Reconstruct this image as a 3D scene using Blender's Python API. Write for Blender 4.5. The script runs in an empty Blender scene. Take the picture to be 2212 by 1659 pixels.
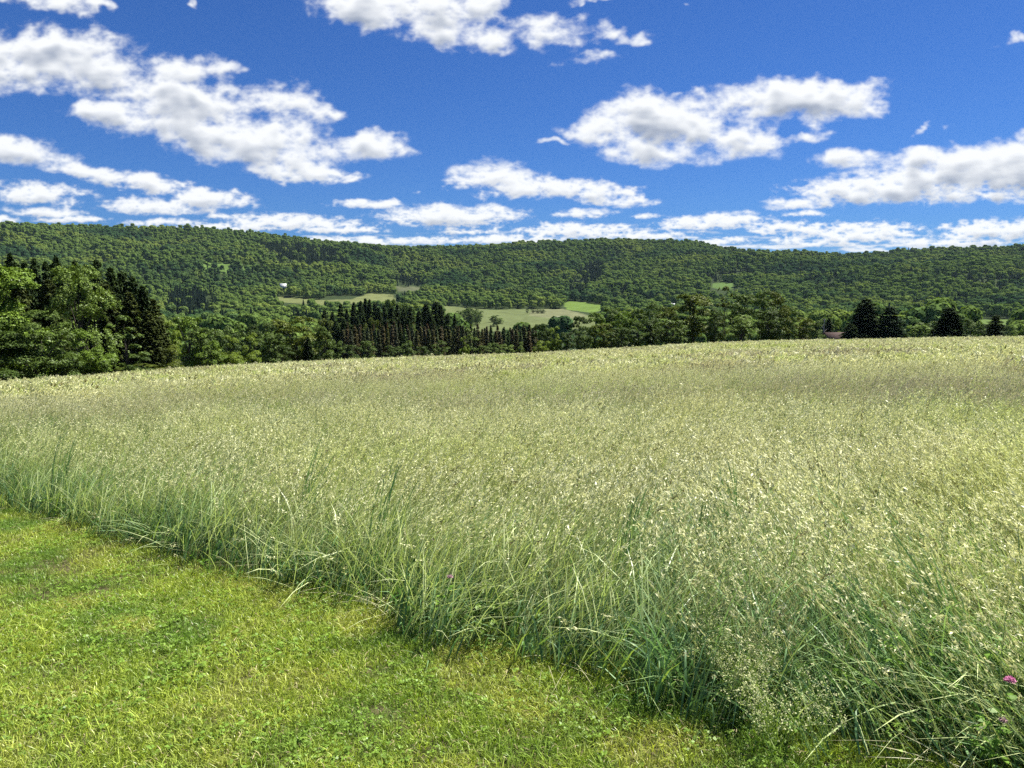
import bpy, math, random
import numpy as np
from mathutils import Vector, Matrix

SC = bpy.context.scene
COL = SC.collection
RNG = np.random.RandomState(7)
random.seed(7)

# ------------------------------------------------------------------ camera
EYE = 1.6                      # eye height over the mown lawn (m)
FPX = 1671.0                   # focal length for a picture 2212 wide
PITCH = math.radians(6.5)
cam_d = bpy.data.cameras.new("camera")
cam_d.sensor_width = 36.0
cam_d.lens = 36.0 * FPX / 2212.0
cam_d.clip_start = 0.05
cam_d.clip_end = 20000.0
cam = bpy.data.objects.new("camera", cam_d)
COL.objects.link(cam)
cam.location = (0, 0, EYE)
cam.rotation_euler = (math.radians(90) - PITCH, 0, 0)
SC.camera = cam

# ------------------------------------------------------------------ render, exposure
SC.view_settings.view_transform = 'Standard'
SC.view_settings.look = 'None'
SC.view_settings.exposure = 1.05
SC.view_settings.gamma = 1.0
SC.view_settings.use_curve_mapping = False
SC.cycles.use_denoising = False
SC.cycles.max_bounces = 6
SC.cycles.diffuse_bounces = 1
SC.cycles.glossy_bounces = 1
SC.cycles.transmission_bounces = 3
SC.cycles.transparent_max_bounces = 4
SC.cycles.volume_bounces = 2
SC.cycles.sample_clamp_indirect = 6.0
SC.render.film_transparent = False

SUN_EL = 60.0
SUN_AZ = 55.0                  # degrees to the right of straight ahead
SUN_STRENGTH = 5.0
SKY_STRENGTH = 0.05
CLOUD_WHITE = 0.50

# ------------------------------------------------------------------ noise
def vnoise(x, y, seed):
    r = np.random.RandomState(seed); g = r.rand(256, 256).astype(np.float32) * 2 * np.pi
    gx, gy = np.cos(g), np.sin(g)
    xi = np.floor(x).astype(np.int64); yi = np.floor(y).astype(np.int64)
    fx = (x - xi).astype(np.float32); fy = (y - yi).astype(np.float32)
    ux = fx*fx*fx*(fx*(fx*6-15)+10); uy = fy*fy*fy*(fy*(fy*6-15)+10)
    def c(i, j):
        a = (xi+i) & 255; b = (yi+j) & 255
        return gx[b, a]*(fx-i) + gy[b, a]*(fy-j)
    a = c(0, 0); a = a + (c(1, 0)-a)*ux
    b = c(0, 1); b = b + (c(1, 1)-b)*ux
    return (a + (b-a)*uy) * 1.5
def fbm(x, y, o, seed, gain=.5, billow=False):
    s = 0; a = 1; t = 0
    for i in range(o):
        n = vnoise(x*2**i+i*17.3, y*2**i+i*9.1, seed+i)
        if billow: n = 1-2*np.abs(n)*1.3
        s = s+a*n; t += a; a *= gain
    return s/t
def sst(a, b, x):
    t = np.clip((x-a)/(b-a), 0, 1); return t*t*(3-2*t)
def blur(a, k):
    k = max(1, int(k))
    for ax in (0, 1):
        p = np.pad(a, [(k+1, k) if i == ax else (0, 0) for i in (0, 1)], mode='edge')
        c = np.cumsum(p, axis=ax, dtype=np.float64)
        n = a.shape[ax]
        a = ((np.take(c, range(2*k+1, 2*k+1+n), axis=ax)-np.take(c, range(0, n), axis=ax))/(2*k+1)).astype(np.float32)
    return a

# ------------------------------------------------------------------ sky: Nishita + fair-weather cumulus
# cloud banks: azimuth/elevation ellipses given on the tangent plane of the view (cx, cy, rx, ry, tilt, weight)
CLOUD_BANKS = [(110,135,190,72,0,1),(-60,140,150,75,0,1),(250,170,110,50,12,.9),(380,155,120,36,0,.75),(470,145,70,16,5,.5),
(235,245,85,32,5,.8),(400,250,160,68,0,1),(330,205,70,32,0,.8),(540,305,210,62,8,1),(620,225,85,45,15,.8),(700,245,45,24,15,.6),(820,318,88,33,0,.95),(650,372,125,30,5,.85),(760,385,45,14,-15,.5),
(30,328,130,36,8,.9),(170,368,80,15,5,.8),(300,395,130,24,7,.9),(450,430,125,21,3,.9),(80,420,125,30,6,.8),(320,447,120,21,3,.9),(100,460,110,13,3,.7),(-20,480,80,14,0,.8),(420,455,60,10,0,.5),
(800,18,120,55,8,1),(950,35,150,62,14,1),(1040,85,55,36,25,.8),(1050,5,55,34,0,.75),(940,70,80,35,20,.8),
(1205,66,88,40,8,.72),(1270,128,75,20,-5,.6),(1375,80,50,18,5,.42),(1300,65,50,20,0,.45),
(1320,265,105,46,-10,.95),(1450,265,170,64,2,1),(1430,332,130,36,3,.9),(1610,310,95,44,0,.9),(1700,222,165,46,2,1),(1800,230,110,42,-8,.9),(1882,185,38,24,-10,.7),(1860,215,50,20,0,.6),(1465,200,24,13,-20,.5),(1200,307,36,8,0,.5),(1760,298,52,16,-5,.45),(1250,285,50,18,-8,.6),
(1835,342,90,26,-6,.9),(2160,345,170,48,-8,1),(2060,392,250,50,-2,1),(1890,412,190,34,0,1),(1730,440,100,17,0,.8),(1970,345,90,20,-10,.7),(2260,380,200,70,0,1),(1740,463,60,8,0,.6),
(1085,392,120,42,5,.9),(1240,412,150,27,3,.9),(1340,437,95,14,0,.7),(1265,462,75,13,-3,.6),(990,385,40,16,-10,.6),
(790,441,95,12,0,.8),(965,468,160,27,0,.95),(1060,462,90,20,0,.7),(630,480,175,21,3,.9),(740,497,100,12,0,.7),(480,468,40,8,0,.6),
(1545,480,135,21,-4,.9),(1398,468,40,8,0,.8),(1700,495,100,17,0,.85),(1860,503,140,25,0,.9),(2130,500,120,25,0,.9),(2230,495,90,25,0,.9),(1255,500,165,19,0,.9),
(90,4,105,24,4,.75),(215,8,45,20,20,.5),(410,3,18,12,20,.5),(2200,85,70,13,-14,.4),(2000,280,30,9,-35,.3),(2045,273,25,7,0,.3),(1480,12,14,6,0,.35),(1280,0,45,8,0,.4),
(900,418,18,5,0,.4),(1080,520,200,12,0,.8),(1400,510,120,10,0,.7),(800,520,200,11,0,.75),(520,492,160,10,0,.7),(1560,522,90,9,0,.7),(1780,525,120,10,0,.6),(1700,520,60,8,0,.6),(2050,525,160,10,0,.8),(350,480,120,9,0,.7),(150,475,90,9,0,.7),(1000,500,90,10,0,.6),(640,520,120,8,0,.6),
# beyond the frame
(-420,300,220,80,5,1),(-700,200,240,90,-5,1),(-330,60,150,60,10,.9),(-560,440,220,34,2,.9),(-900,400,240,50,0,.95),(2620,250,190,70,-6,1),(2900,400,240,50,0,.95),(2560,60,170,60,5,.9),(3100,150,260,100,0,1),(700,-260,230,90,8,1),(1500,-300,240,90,-5,1),(-100,-250,220,90,0,1),(2200,-220,220,80,5,1),(2650,470,240,25,0,.9),(-300,480,160,20,0,.9)]
def cloud_field(px, py):
    wx = fbm(px/70, py/55, 4, 11); wy = fbm(px/70+40, py/55+9, 4, 31)
    amp = 6+22*sst(520, 150, py)
    qx = px+wx*amp*1.7; qy = py+wy*amp*.9
    S = np.full(px.shape, -3., np.float32)
    for cx, cy, rx, ry, ro, w in CLOUD_BANKS:
        m = 2.3*max(rx, ry)+70
        i0 = np.searchsorted(px[0], cx-m); i1 = np.searchsorted(px[0], cx+m)
        if i1 <= i0: continue
        a = math.radians(ro); dx = qx[:, i0:i1]-cx; dy = qy[:, i0:i1]-cy
        u = (dx*math.cos(a)+dy*math.sin(a))/rx; v = (-dx*math.sin(a)+dy*math.cos(a))/ry
        v = np.where(v > 0, v*1.12, v*.95)
        d = np.maximum(1-(u*u+v*v), -2) + (w-1)*.9
        S[:, i0:i1] = np.logaddexp(S[:, i0:i1]*5, d*5)/5
    def ms(f):
        n1 = f(px/120, py/75); n2 = f(px/58+7, py/30+3); n3 = f(px/34+3, py/13+5)
        t1 = sst(300, 420, py); t2 = sst(410, 500, py)
        return (n1*(1-t1)+n2*t1)*(1-t2)+n3*t2
    n = ms(lambda a, b: fbm(a, b, 6, 51, .64)); b = ms(lambda a, b_: fbm(a*2, b_*2, 4, 71, .55, True))
    D = S*.75+n*1.15+b*.30-.02
    soft = .16*sst(480, 150, py)
    al = sst(-.12-soft, .66+soft*.6, D)**1.15
    n4 = fbm(px/95+3, py/11+1, 5, 91, .55)
    band = sst(470, 535, py)
    D2 = n4*1.7-.25+band*.36-(1-band)*.6
    al2 = sst(.0, .5, D2)*band
    return np.clip(D, 0, 1.5), 1-(1-al)*(1-al2*.85), b
def cloud_rgb(px, py, step):
    T, A, b = cloud_field(px, py)
    k = lambda p: max(1, int(p/step))
    sm = blur(blur(T*A, k(7)), k(7))
    acc = np.zeros_like(T)
    for i in range(1, 13):
        d = k(4.2*i); s = np.zeros_like(A); s[d:] = (T*A)[:-d]
        acc += s*(1-i/14)
    acc /= 6.5
    e = sm-np.roll(sm, k(5), axis=0)
    fine = blur(T, 1); f = fine-np.roll(fine, k(2.5), axis=0)
    low = fbm(px/150+2, py/42+8, 3, 131)
    grey = sst(.25, 1.25, blur(acc, 3)*(1.05+.7*low))
    v = 1.0-.52*grey+np.clip(e*1.1, -.12, .10)+np.clip(f*.35, -.05, .05)+.02*b
    return np.clip(v, .34, 1.0), A

def float_image(name, arr):
    h, w = arr.shape[:2]
    im = bpy.data.images.new(name, w, h, alpha=True, float_buffer=True)
    im.colorspace_settings.name = 'Non-Color'
    im.alpha_mode = 'CHANNEL_PACKED'
    im.pixels.foreach_set(arr.astype(np.float32).ravel())
    im.pack()
    return im

WIN_AZ, WIN_EL0, WIN_EL1 = 56.0, 1.0, 33.0
def sky_image():
    w, h = 2240, 800
    az = np.radians(np.linspace(-WIN_AZ, WIN_AZ, w))[None, :]
    el = np.radians(np.linspace(WIN_EL0, WIN_EL1, h))[:, None]
    # the cloud drawing lives on an unrolled cylinder close to the view's own plane
    X = np.cos(el)*np.sin(az); Y = np.cos(el)*np.cos(az); Z = np.sin(el)+0*az
    cp, sp = math.cos(PITCH), math.sin(PITCH)
    fwd = Y*cp - Z*sp; up = Y*sp + Z*cp
    px = 1106 + FPX*X/fwd; py = 829.5 - FPX*up/fwd
    # sample the drawing once on a regular grid, then look it up
    gx = np.arange(-1500, 3800, 2.0, dtype=np.float32); gy = np.arange(-420, 640, 2.0, dtype=np.float32)
    PX, PY = np.meshgrid(gx, gy)
    v, A = cloud_rgb(PX, PY, 2.0)
    fx = np.clip((px+1500)/2.0, 0, len(gx)-1.01); fy = np.clip((py+420)/2.0, 0, len(gy)-1.01)
    ix = fx.astype(int); iy = fy.astype(int); tx = fx-ix; ty = fy-iy
    def look(a):
        return (a[iy, ix]*(1-tx)+a[iy, ix+1]*tx)*(1-ty)+(a[iy+1, ix]*(1-tx)+a[iy+1, ix+1]*tx)*ty
    out = np.ones((h, w, 4), np.float32)
    out[..., 0] = look(v); out[..., 1] = look(A)
    azd = np.degrees(np.abs(az)); eld = np.degrees(el)
    out[..., 2] = sst(WIN_AZ, WIN_AZ-8, azd)*sst(WIN_EL1, WIN_EL1-5, eld)*sst(WIN_EL0, WIN_EL0+.6, eld)
    return float_image("cumulus_sky", out)

def build_world():
    w = bpy.data.worlds.new("World"); SC.world = w; w.use_nodes = True
    nt = w.node_tree; nt.nodes.clear(); N = nt.nodes.new; L = nt.links.new
    out = N('ShaderNodeOutputWorld'); bg = N('ShaderNodeBackground')
    sky = N('ShaderNodeTexSky'); sky.sky_type = 'NISHITA'; sky.sun_disc = False
    sky.sun_elevation = math.radians(SUN_EL); sky.sun_rotation = math.radians(SUN_AZ)
    sky.altitude = 500; sky.air_density = 1.0; sky.dust_density = 0.3; sky.ozone_density = 2.0
    tint = N('ShaderNodeMix'); tint.data_type = 'RGBA'; tint.blend_type = 'MULTIPLY'; tint.inputs[0].default_value = 1.0
    tint.inputs[7].default_value = SKY_TINT
    L(sky.outputs[0], tint.inputs[6])
    sc = N('ShaderNodeMix'); sc.data_type = 'RGBA'; sc.blend_type = 'MULTIPLY'; sc.inputs[0].default_value = 1.0
    sc.inputs[7].default_value = (SKY_STRENGTH*10,)*3+(1,)
    L(tint.outputs[2], sc.inputs[6])
    tc = N('ShaderNodeTexCoord'); sep = N('ShaderNodeSeparateXYZ'); L(tc.outputs['Generated'], sep.inputs[0])
    def M(op, a, b=None):
        n = N('ShaderNodeMath'); n.operation = op
        for i, q in enumerate((a, b)):
            if q is None: continue
            if isinstance(q, (int, float)): n.inputs[i].default_value = q
            else: L(q, n.inputs[i])
        return n.outputs[0]
    az = M('ARCTAN2', sep.outputs[0], sep.outputs[1]); el = M('ARCSINE', sep.outputs[2])
    wa = math.radians(WIN_AZ); e0 = math.radians(WIN_EL0); e1 = math.radians(WIN_EL1)
    u = M('DIVIDE', M('ADD', az, wa), 2*wa); v = M('DIVIDE', M('SUBTRACT', el, e0), e1-e0)
    cmb = N('ShaderNodeCombineXYZ'); L(u, cmb.inputs[0]); L(v, cmb.inputs[1])
    im = N('ShaderNodeTexImage'); im.image = sky_image(); im.extension = 'CLIP'; im.interpolation = 'Linear'
    L(cmb.outputs[0], im.inputs[0])
    si = N('ShaderNodeSeparateColor'); L(im.outputs[0], si.inputs[0])
    # the rest of the sky: the same kind of cumulus, as noise on the cloud base plane
    zz = M('MAXIMUM', sep.outputs[2], 0.03)
    pc = N('ShaderNodeCombineXYZ'); L(M('DIVIDE', sep.outputs[0], zz), pc.inputs[0]); L(M('DIVIDE', sep.outputs[1], zz), pc.inputs[1])
    ns = N('ShaderNodeTexNoise'); ns.inputs['Scale'].default_value = .9; ns.inputs['Detail'].default_value = 7; ns.inputs['Roughness'].default_value = .55
    L(pc.outputs[0], ns.inputs['Vector'])
    mr = N('ShaderNodeMapRange'); mr.interpolation_type = 'SMOOTHSTEP'; mr.inputs[1].default_value = .55; mr.inputs[2].default_value = .66
    L(ns.outputs[0], mr.inputs[0])
    mg = N('ShaderNodeMapRange'); mg.inputs[1].default_value = .55; mg.inputs[2].default_value = .78; mg.inputs[3].default_value = .95; mg.inputs[4].default_value = .6
    L(ns.outputs[0], mg.inputs[0])
    above = N('ShaderNodeMapRange'); above.interpolation_type = 'SMOOTHSTEP'; above.inputs[1].default_value = .02; above.inputs[2].default_value = .08
    L(sep.outputs[2], above.inputs[0])
    def mixf(f, a, b):
        n = N('ShaderNodeMix'); n.data_type = 'FLOAT'; L(f, n.inputs[0]); L(a, n.inputs[2]); L(b, n.inputs[3]); return n.outputs[0]
    val = mixf(si.outputs[2], mg.outputs[0], si.outputs[0])
    alp = mixf(si.outputs[2], M('MULTIPLY', mr.outputs[0], above.outputs[0]), si.outputs[1])
    ccol = N('ShaderNodeMix'); ccol.data_type = 'RGBA'; ccol.blend_type = 'MIX'
    ccol.inputs[6].default_value = (.15, .5, 1.3, 1); ccol.inputs[7].default_value = (CLOUD_WHITE*.955*10, CLOUD_WHITE*.975*10, CLOUD_WHITE*10, 1)
    L(val, ccol.inputs[0])
    fin = N('ShaderNodeMix'); fin.data_type = 'RGBA'
    L(alp, fin.inputs[0]); L(sc.outputs[2], fin.inputs[6]); L(ccol.outputs[2], fin.inputs[7])
    L(fin.outputs[2], bg.inputs[0]); bg.inputs[1].default_value = 0.1
    L(bg.outputs[0], out.inputs[0])
    w.cycles.sampling_method = 'MANUAL'; w.cycles.sample_map_resolution = 1024
SKY_TINT = (0.24, 0.50, 0.98, 1)
build_world()

sun_d = bpy.data.lights.new("sun", 'SUN')
sun_d.energy = SUN_STRENGTH; sun_d.angle = math.radians(0.53); sun_d.color = (1.0, .955, .88)
sun = bpy.data.objects.new("sun", sun_d); COL.objects.link(sun)
_s = Vector((math.cos(math.radians(SUN_EL))*math.sin(math.radians(SUN_AZ)), math.cos(math.radians(SUN_EL))*math.cos(math.radians(SUN_AZ)), math.sin(math.radians(SUN_EL))))
sun.rotation_euler = _s.to_track_quat('Z', 'Y').to_euler()
sun.location = _s*500

# ------------------------------------------------------------------ helpers
def ray(x, y):
    """a point of the view plane -> (azimuth, downward slope) of that direction"""
    u = (x-1106)/FPX; v = (829.5-y)/FPX
    Y = math.cos(PITCH)+v*math.sin(PITCH); Z = v*math.cos(PITCH)-math.sin(PITCH)
    return math.atan2(u, Y), -Z/math.hypot(u, Y)
def tag(o, label=None, cat=None, group=None, kind=None):
    if label: o["label"] = label
    if cat: o["category"] = cat
    if group: o["group"] = group
    if kind: o["kind"] = kind
    return o
def mesh_from(name, V, Fc, mats=(), mat_idx=None, smooth=False):
    """V (n,3); Fc (m,k) all faces of one size, or a list of such arrays"""
    me = bpy.data.meshes.new(name)
    arrs = Fc if isinstance(Fc, list) and isinstance(Fc[0], np.ndarray) else [Fc]
    arrs = [np.asarray(a, np.int32) for a in arrs if len(a)]
    V = np.asarray(V, np.float32)
    me.vertices.add(len(V)); me.vertices.foreach_set("co", V.ravel())
    loops = np.concatenate([a.ravel() for a in arrs])
    tot = np.concatenate([np.full(len(a), a.shape[1], np.int32) for a in arrs])
    st = np.concatenate([[0], np.cumsum(tot)[:-1]]).astype(np.int32)
    me.loops.add(len(loops)); me.loops.foreach_set("vertex_index", loops)
    me.polygons.add(len(tot)); me.polygons.foreach_set("loop_start", st)
    try: me.polygons.foreach_set("loop_total", tot)
    except Exception: pass
    for m in mats: me.materials.append(m)
    if mat_idx is not None: me.polygons.foreach_set("material_index", np.asarray(mat_idx, np.int32))
    me.update(calc_edges=True)
    if smooth: me.polygons.foreach_set("use_smooth", np.ones(len(tot), bool))
    return me
def add(name, me, parent=None):
    o = bpy.data.objects.new(name, me); COL.objects.link(o)
    if parent is not None: o.parent = parent
    return o
def empty(name, loc, rz=0.0):
    o = bpy.data.objects.new(name, None); COL.objects.link(o); o.location = loc; o.rotation_euler = (0, 0, rz)
    o.empty_display_size = .2
    return o

# ------------------------------------------------------------------ materials
def nodes_of(m):
    m.use_nodes = True; nt = m.node_tree; nt.nodes.clear()
    return nt, nt.nodes.new, nt.links.new
def leaf_material(name, base, alt, transl=.4, tcol=None, vary=.35, gloss=.06, rough=.4, use_obj=False, big=None, big_scale=.12, big2=None, big2_scale=.4, rand_amt=.5, aniso=1.0):
    """thin plant tissue: reflects, lets light through, a little shine; colour varies piece by piece and over the ground"""
    m = bpy.data.materials.new(name); nt, N, L = nodes_of(m)
    out = N('ShaderNodeOutputMaterial')
    oi = N('ShaderNodeObjectInfo'); geo = N('ShaderNodeNewGeometry')
    mix = N('ShaderNodeMix'); mix.data_type = 'RGBA'; mix.inputs[6].default_value = (*base, 1); mix.inputs[7].default_value = (*alt, 1)
    # piece by piece
    isl = geo.outputs['Random Per Island']
    mm = N('ShaderNodeMath'); mm.operation = 'MULTIPLY_ADD'; L(oi.outputs['Random'], mm.inputs[0]); mm.inputs[1].default_value = rand_amt; 
    m2 = N('ShaderNodeMath'); m2.operation = 'MULTIPLY'; L(isl, m2.inputs[0]); m2.inputs[1].default_value = 1-rand_amt
    L(m2.outputs[0], mm.inputs[2]); L(mm.outputs[0], mix.inputs[0])
    col = mix.outputs[2]
    def area(colr, scale, lo, hi, seedoff, sy=1.0):
        nonlocal col
        ns = N('ShaderNodeTexNoise'); ns.inputs['Scale'].default_value = scale; ns.inputs['Detail'].default_value = 3
        mp = N('ShaderNodeMapping'); mp.inputs['Location'].default_value = (seedoff, seedoff*.7, 0); mp.inputs['Scale'].default_value = (1, sy, 0)
        L(geo.outputs['Position'], mp.inputs[0]); L(mp.outputs[0], ns.inputs['Vector'])
        mr = N('ShaderNodeMapRange'); mr.interpolation_type = 'SMOOTHSTEP'; mr.inputs[1].default_value = lo; mr.inputs[2].default_value = hi; L(ns.outputs[0], mr.inputs[0])
        mx = N('ShaderNodeMix'); mx.data_type = 'RGBA'; L(mr.outputs[0], mx.inputs[0]); L(col, mx.inputs[6]); mx.inputs[7].default_value = (*colr, 1)
        col = mx.outputs[2]
    if big: area(big, big_scale, .48, .64, 3.0, aniso)
    if big2: area(big2, big2_scale, .5, .66, 31.0, aniso)
    if use_obj:
        mx = N('ShaderNodeMix'); mx.data_type = 'RGBA'; mx.blend_type = 'MULTIPLY'; mx.inputs[0].default_value = 1
        L(col, mx.inputs[6]); L(oi.outputs['Color'], mx.inputs[7]); col = mx.outputs[2]
    # brightness spread
    hv = N('ShaderNodeHueSaturation'); L(col, hv.inputs['Color'])
    mv = N('ShaderNodeMath'); mv.operation = 'MULTIPLY_ADD'; L(isl, mv.inputs[0]); mv.inputs[1].default_value = vary*2; mv.inputs[2].default_value = 1-vary
    L(mv.outputs[0], hv.inputs['Value'])
    col = hv.outputs[0]
    d = N('ShaderNodeBsdfDiffuse'); L(col, d.inputs[0])
    t = N('ShaderNodeBsdfTranslucent')
    tm = N('ShaderNodeMix'); tm.data_type = 'RGBA'; tm.blend_type = 'MULTIPLY'; tm.inputs[0].default_value = 1
    L(col, tm.inputs[6]); tm.inputs[7].default_value = (*(tcol or (1.25, 1.25, .6)), 1); L(tm.outputs[2], t.inputs[0])
    ms = N('ShaderNodeMixShader'); ms.inputs[0].default_value = transl; L(d.outputs[0], ms.inputs[1]); L(t.outputs[0], ms.inputs[2])
    if gloss > 0:
        g = N('ShaderNodeBsdfGlossy'); g.inputs['Roughness'].default_value = rough; g.inputs[0].default_value = (1, 1, 1, 1)
        lw = N('ShaderNodeFresnel'); lw.inputs[0].default_value = 1.4
        lm = N('ShaderNodeMath'); lm.operation = 'MULTIPLY_ADD'; L(lw.outputs[0], lm.inputs[0]); lm.inputs[1].default_value = gloss*.35; lm.inputs[2].default_value = gloss*.12
        m3 = N('ShaderNodeMixShader'); L(lm.outputs[0], m3.inputs[0]); L(ms.outputs[0], m3.inputs[1]); L(g.outputs[0], m3.inputs[2])
        L(m3.outputs[0], out.inputs[0])
    else:
        L(ms.outputs[0], out.inputs[0])
    return m
def solid_material(name, col, col2=None, scale=5.0, rough=.85, bump=0.0):
    m = bpy.data.materials.new(name); nt, N, L = nodes_of(m)
    out = N('ShaderNodeOutputMaterial'); p = N('ShaderNodeBsdfPrincipled'); p.inputs['Roughness'].default_value = rough
    p.inputs['Specular IOR Level'].default_value = .2
    tc = N('ShaderNodeTexCoord'); ns = N('ShaderNodeTexNoise'); ns.inputs['Scale'].default_value = scale; ns.inputs['Detail'].default_value = 6
    L(tc.outputs['Object'], ns.inputs['Vector'])
    mx = N('ShaderNodeMix'); mx.data_type = 'RGBA'; mx.inputs[6].default_value = (*col, 1); mx.inputs[7].default_value = (*(col2 or [c*.6 for c in col]), 1)
    mr = N('ShaderNodeMapRange'); mr.inputs[1].default_value = .35; mr.inputs[2].default_value = .65; L(ns.outputs[0], mr.inputs[0]); L(mr.outputs[0], mx.inputs[0])
    L(mx.outputs[2], p.inputs['Base Color'])
    if bump:
        b = N('ShaderNodeBump'); b.inputs['Strength'].default_value = bump; L(ns.outputs[0], b.inputs['Height']); L(b.outputs[0], p.inputs['Normal'])
    L(p.outputs[0], out.inputs[0])
    return m
# ------------------------------------------------------------------ terrain
SIL = [(-900, 900), (-300, 850), (0, 822), (200, 807), (400, 793), (600, 782), (800, 773), (1000, 766), (1106, 763), (1200, 759), (1400, 747), (1560, 738), (1750, 733), (1900, 731), (2212, 725), (2700, 722), (3300, 720)]
_sa = np.array([ray(x, y)[0] for x, y in SIL]); _ss = np.array([ray(x, y)[1] for x, y in SIL])
_ra = np.radians([-60, -36, -20, -5, 10, 25, 36, 60]); _rr = np.array([40, 42, 52, 62, 72, 82, 92, 95.])
GRASS_TOP = .93
def near_z(az, r):
    rc = np.interp(az, _ra, _rr); s = np.interp(az, _sa, _ss)
    H = EYE-GRASS_TOP
    k = H/rc**2; c = s-2*H/rc
    gx, gy = -.026, .052
    cp = gx*np.sin(az)+gy*np.cos(az)
    t = sst(np.radians(45), np.radians(75), np.abs(az))
    c = c*(1-t)+cp*t; k = k*(1-t)+.00012*t
    n = fbm(r*np.sin(az)/7, r*np.cos(az)/7, 3, 211)*.05*sst(2, 8, r)
    return -c*r-k*r*r*np.minimum(1, 1.0)+n
RIDGE = [(-1200, 520), (-400, 500), (0, 487), (100, 484), (200, 483), (300, 485), (400, 489), (500, 498), (600, 509), (700, 518), (800, 528), (900, 535), (950, 536), (1000, 533), (1100, 528), (1150, 523), (1250, 518), (1300, 516), (1400, 518), (1500, 522), (1550, 531), (1600, 536), (1650, 538), (1700, 539), (1750, 542), (1800, 547), (1850, 550), (1880, 549), (1950, 542), (2000, 539), (2100, 536), (2212, 534), (2700, 525), (3600, 540)]
_ga = np.array([ray(x, 530)[0] for x, y in RIDGE]); _gy = np.array([y for x, y in RIDGE], float)
ROWS = np.array([150, 300, 500, 700, 900, 1100, 1250.])
COLS = [-1200, 0, 400, 700, 1106, 1600, 2212, 3600]
BASE_Y = np.array([[775, 775, 775, 772, 768, 755, 748, 748],
                   [810, 805, 800, 798, 795, 770, 760, 755],
                   [765, 765, 748, 748, 745, 738, 735, 735],
                   [735, 735, 722, 716, 714, 713, 712, 712],
                   [712, 712, 700, 692, 691, 695, 698, 698],
                   [692, 690, 678, 662, 669, 676, 684, 684],
                   [668, 665, 655, 645, 655, 655, 662, 662.]])
_ca = np.array([ray(x, 700)[0] for x in COLS])
def slope_y(az, y):
    """downward slope of the direction at azimuth az that meets picture row y"""
    v = (829.5-y)/FPX
    # row y of the tilted plane at azimuth az: horizontal reach grows as 1/cos
    Y = math.cos(PITCH)+v*math.sin(PITCH); Z = v*math.cos(PITCH)-math.sin(PITCH)
    return -Z*np.cos(np.clip(az, -1.0, 1.0))/Y
def far_z(az, r):
    az = np.asarray(az, float); r = np.asarray(r, float)
    a = np.clip(az, _ca[0], _ca[-1])
    ys = np.stack([np.interp(a, _ca, row) for row in BASE_Y])
    ry = np.interp(np.clip(az, _ga[0], _ga[-1]), _ga, _gy)+10
    y0 = ys[-1]
    ext = [(1450, .2), (1700, .5), (2000, .83), (2250, 1.0)]
    R = np.concatenate([ROWS, [e[0] for e in ext], [2700, 5000]])
    allz = [EYE-slope_y(a, ys[i])*ROWS[i] for i in range(len(ROWS))]
    for rr, f in ext: allz.append(EYE-slope_y(a, y0+(ry-y0)*f)*rr)
    allz.append(allz[-1]-45); allz.append(allz[-1]-120)
    Zs = np.stack(allz)
    idx = np.clip(np.searchsorted(R, r)-1, 0, len(R)-2)
    t = np.clip((r-R[idx])/(R[idx+1]-R[idx]), 0, 1)
    it = np.arange(len(np.ravel(r)))
    Zf = Zs.reshape(len(R), -1); ii = idx.ravel(); tt = t.ravel()
    z = Zf[ii, it]*(1-tt)+Zf[ii+1, it]*tt
    X = r*np.sin(az); Y = r*np.cos(az)
    n = fbm(X/420, Y/420, 4, 301)*46*sst(1200, 1600, r)*(1-.75*sst(1950, 2250, r))
    n = n+fbm(X/160+5, Y/160, 3, 317)*2.0*sst(300, 600, r)
    # gullies that run down the slope
    n = n-np.abs(vnoise(np.degrees(az)/7+3+vnoise(X/500, Y/500, 5)*.4, r/1600, 331))*-24*sst(1300, 1700, r)*(1-.8*sst(1950, 2250, r))
    return z.reshape(r.shape)+n
def terrain(az, r):
    az = np.asarray(az, float); r = np.asarray(r, float)
    az, r = np.broadcast_arrays(az, r)
    t = sst(110, 300, r)
    # a far table alone would tilt away behind the camera; the whole ring is built alike
    return near_z(az, np.minimum(r, 330))*(1-t)+far_z(az, np.maximum(r, 150))*t
def ground(x, y):
    x = np.asarray(x, float); y = np.asarray(y, float)
    return terrain(np.arctan2(x, y), np.hypot(x, y))
def gz(x, y): return float(ground(np.array([x]), np.array([y]))[0])

# land use on the far slopes: outlines as seen from the lawn, (x, row) -> open ground
MEADOWS = [
 ([(958, 661), (1000, 664), (1060, 669), (1150, 667), (1185, 667), (1215, 667), (1265, 680), (1290, 684), (1290, 706), (1200, 716), (1100, 716), (1000, 716), (960, 700)], (.105, .128, .048)),
 ([(1150, 668), (1215, 667), (1268, 680), (1262, 685), (1200, 689), (1145, 682)], (.135, .145, .07)),
 ([(600, 640), (700, 648), (760, 646), (800, 633), (852, 637), (856, 652), (700, 660), (600, 652)], (.125, .142, .052)),
 ([(1216, 655), (1232, 650), (1262, 653), (1300, 658), (1306, 668), (1280, 676), (1225, 669)], (.10, .155, .030)),
 ([(1538, 612), (1560, 609), (1584, 611), (1588, 620), (1570, 629), (1556, 624), (1540, 622)], (.075, .125, .030)),
 ([(2074, 689), (2180, 690), (2215, 698), (2170, 706), (2085, 704)], (.095, .145, .035)),
 ([(852, 619), (912, 620), (905, 628), (860, 629)], (.085, .095, .050)),
 ([(425, 565), (470, 560), (500, 572), (490, 592), (440, 592)], (.085, .14, .032)),
 ([(520, 574), (560, 570), (575, 584), (530, 590)], (.085, .14, .032)),
 ([(1325, 655), (1345, 652), (1350, 662), (1330, 664)], (.09, .145, .032)),
 ([(1375, 655), (1410, 650), (1418, 662), (1385, 666)], (.09, .145, .032)),
]
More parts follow.
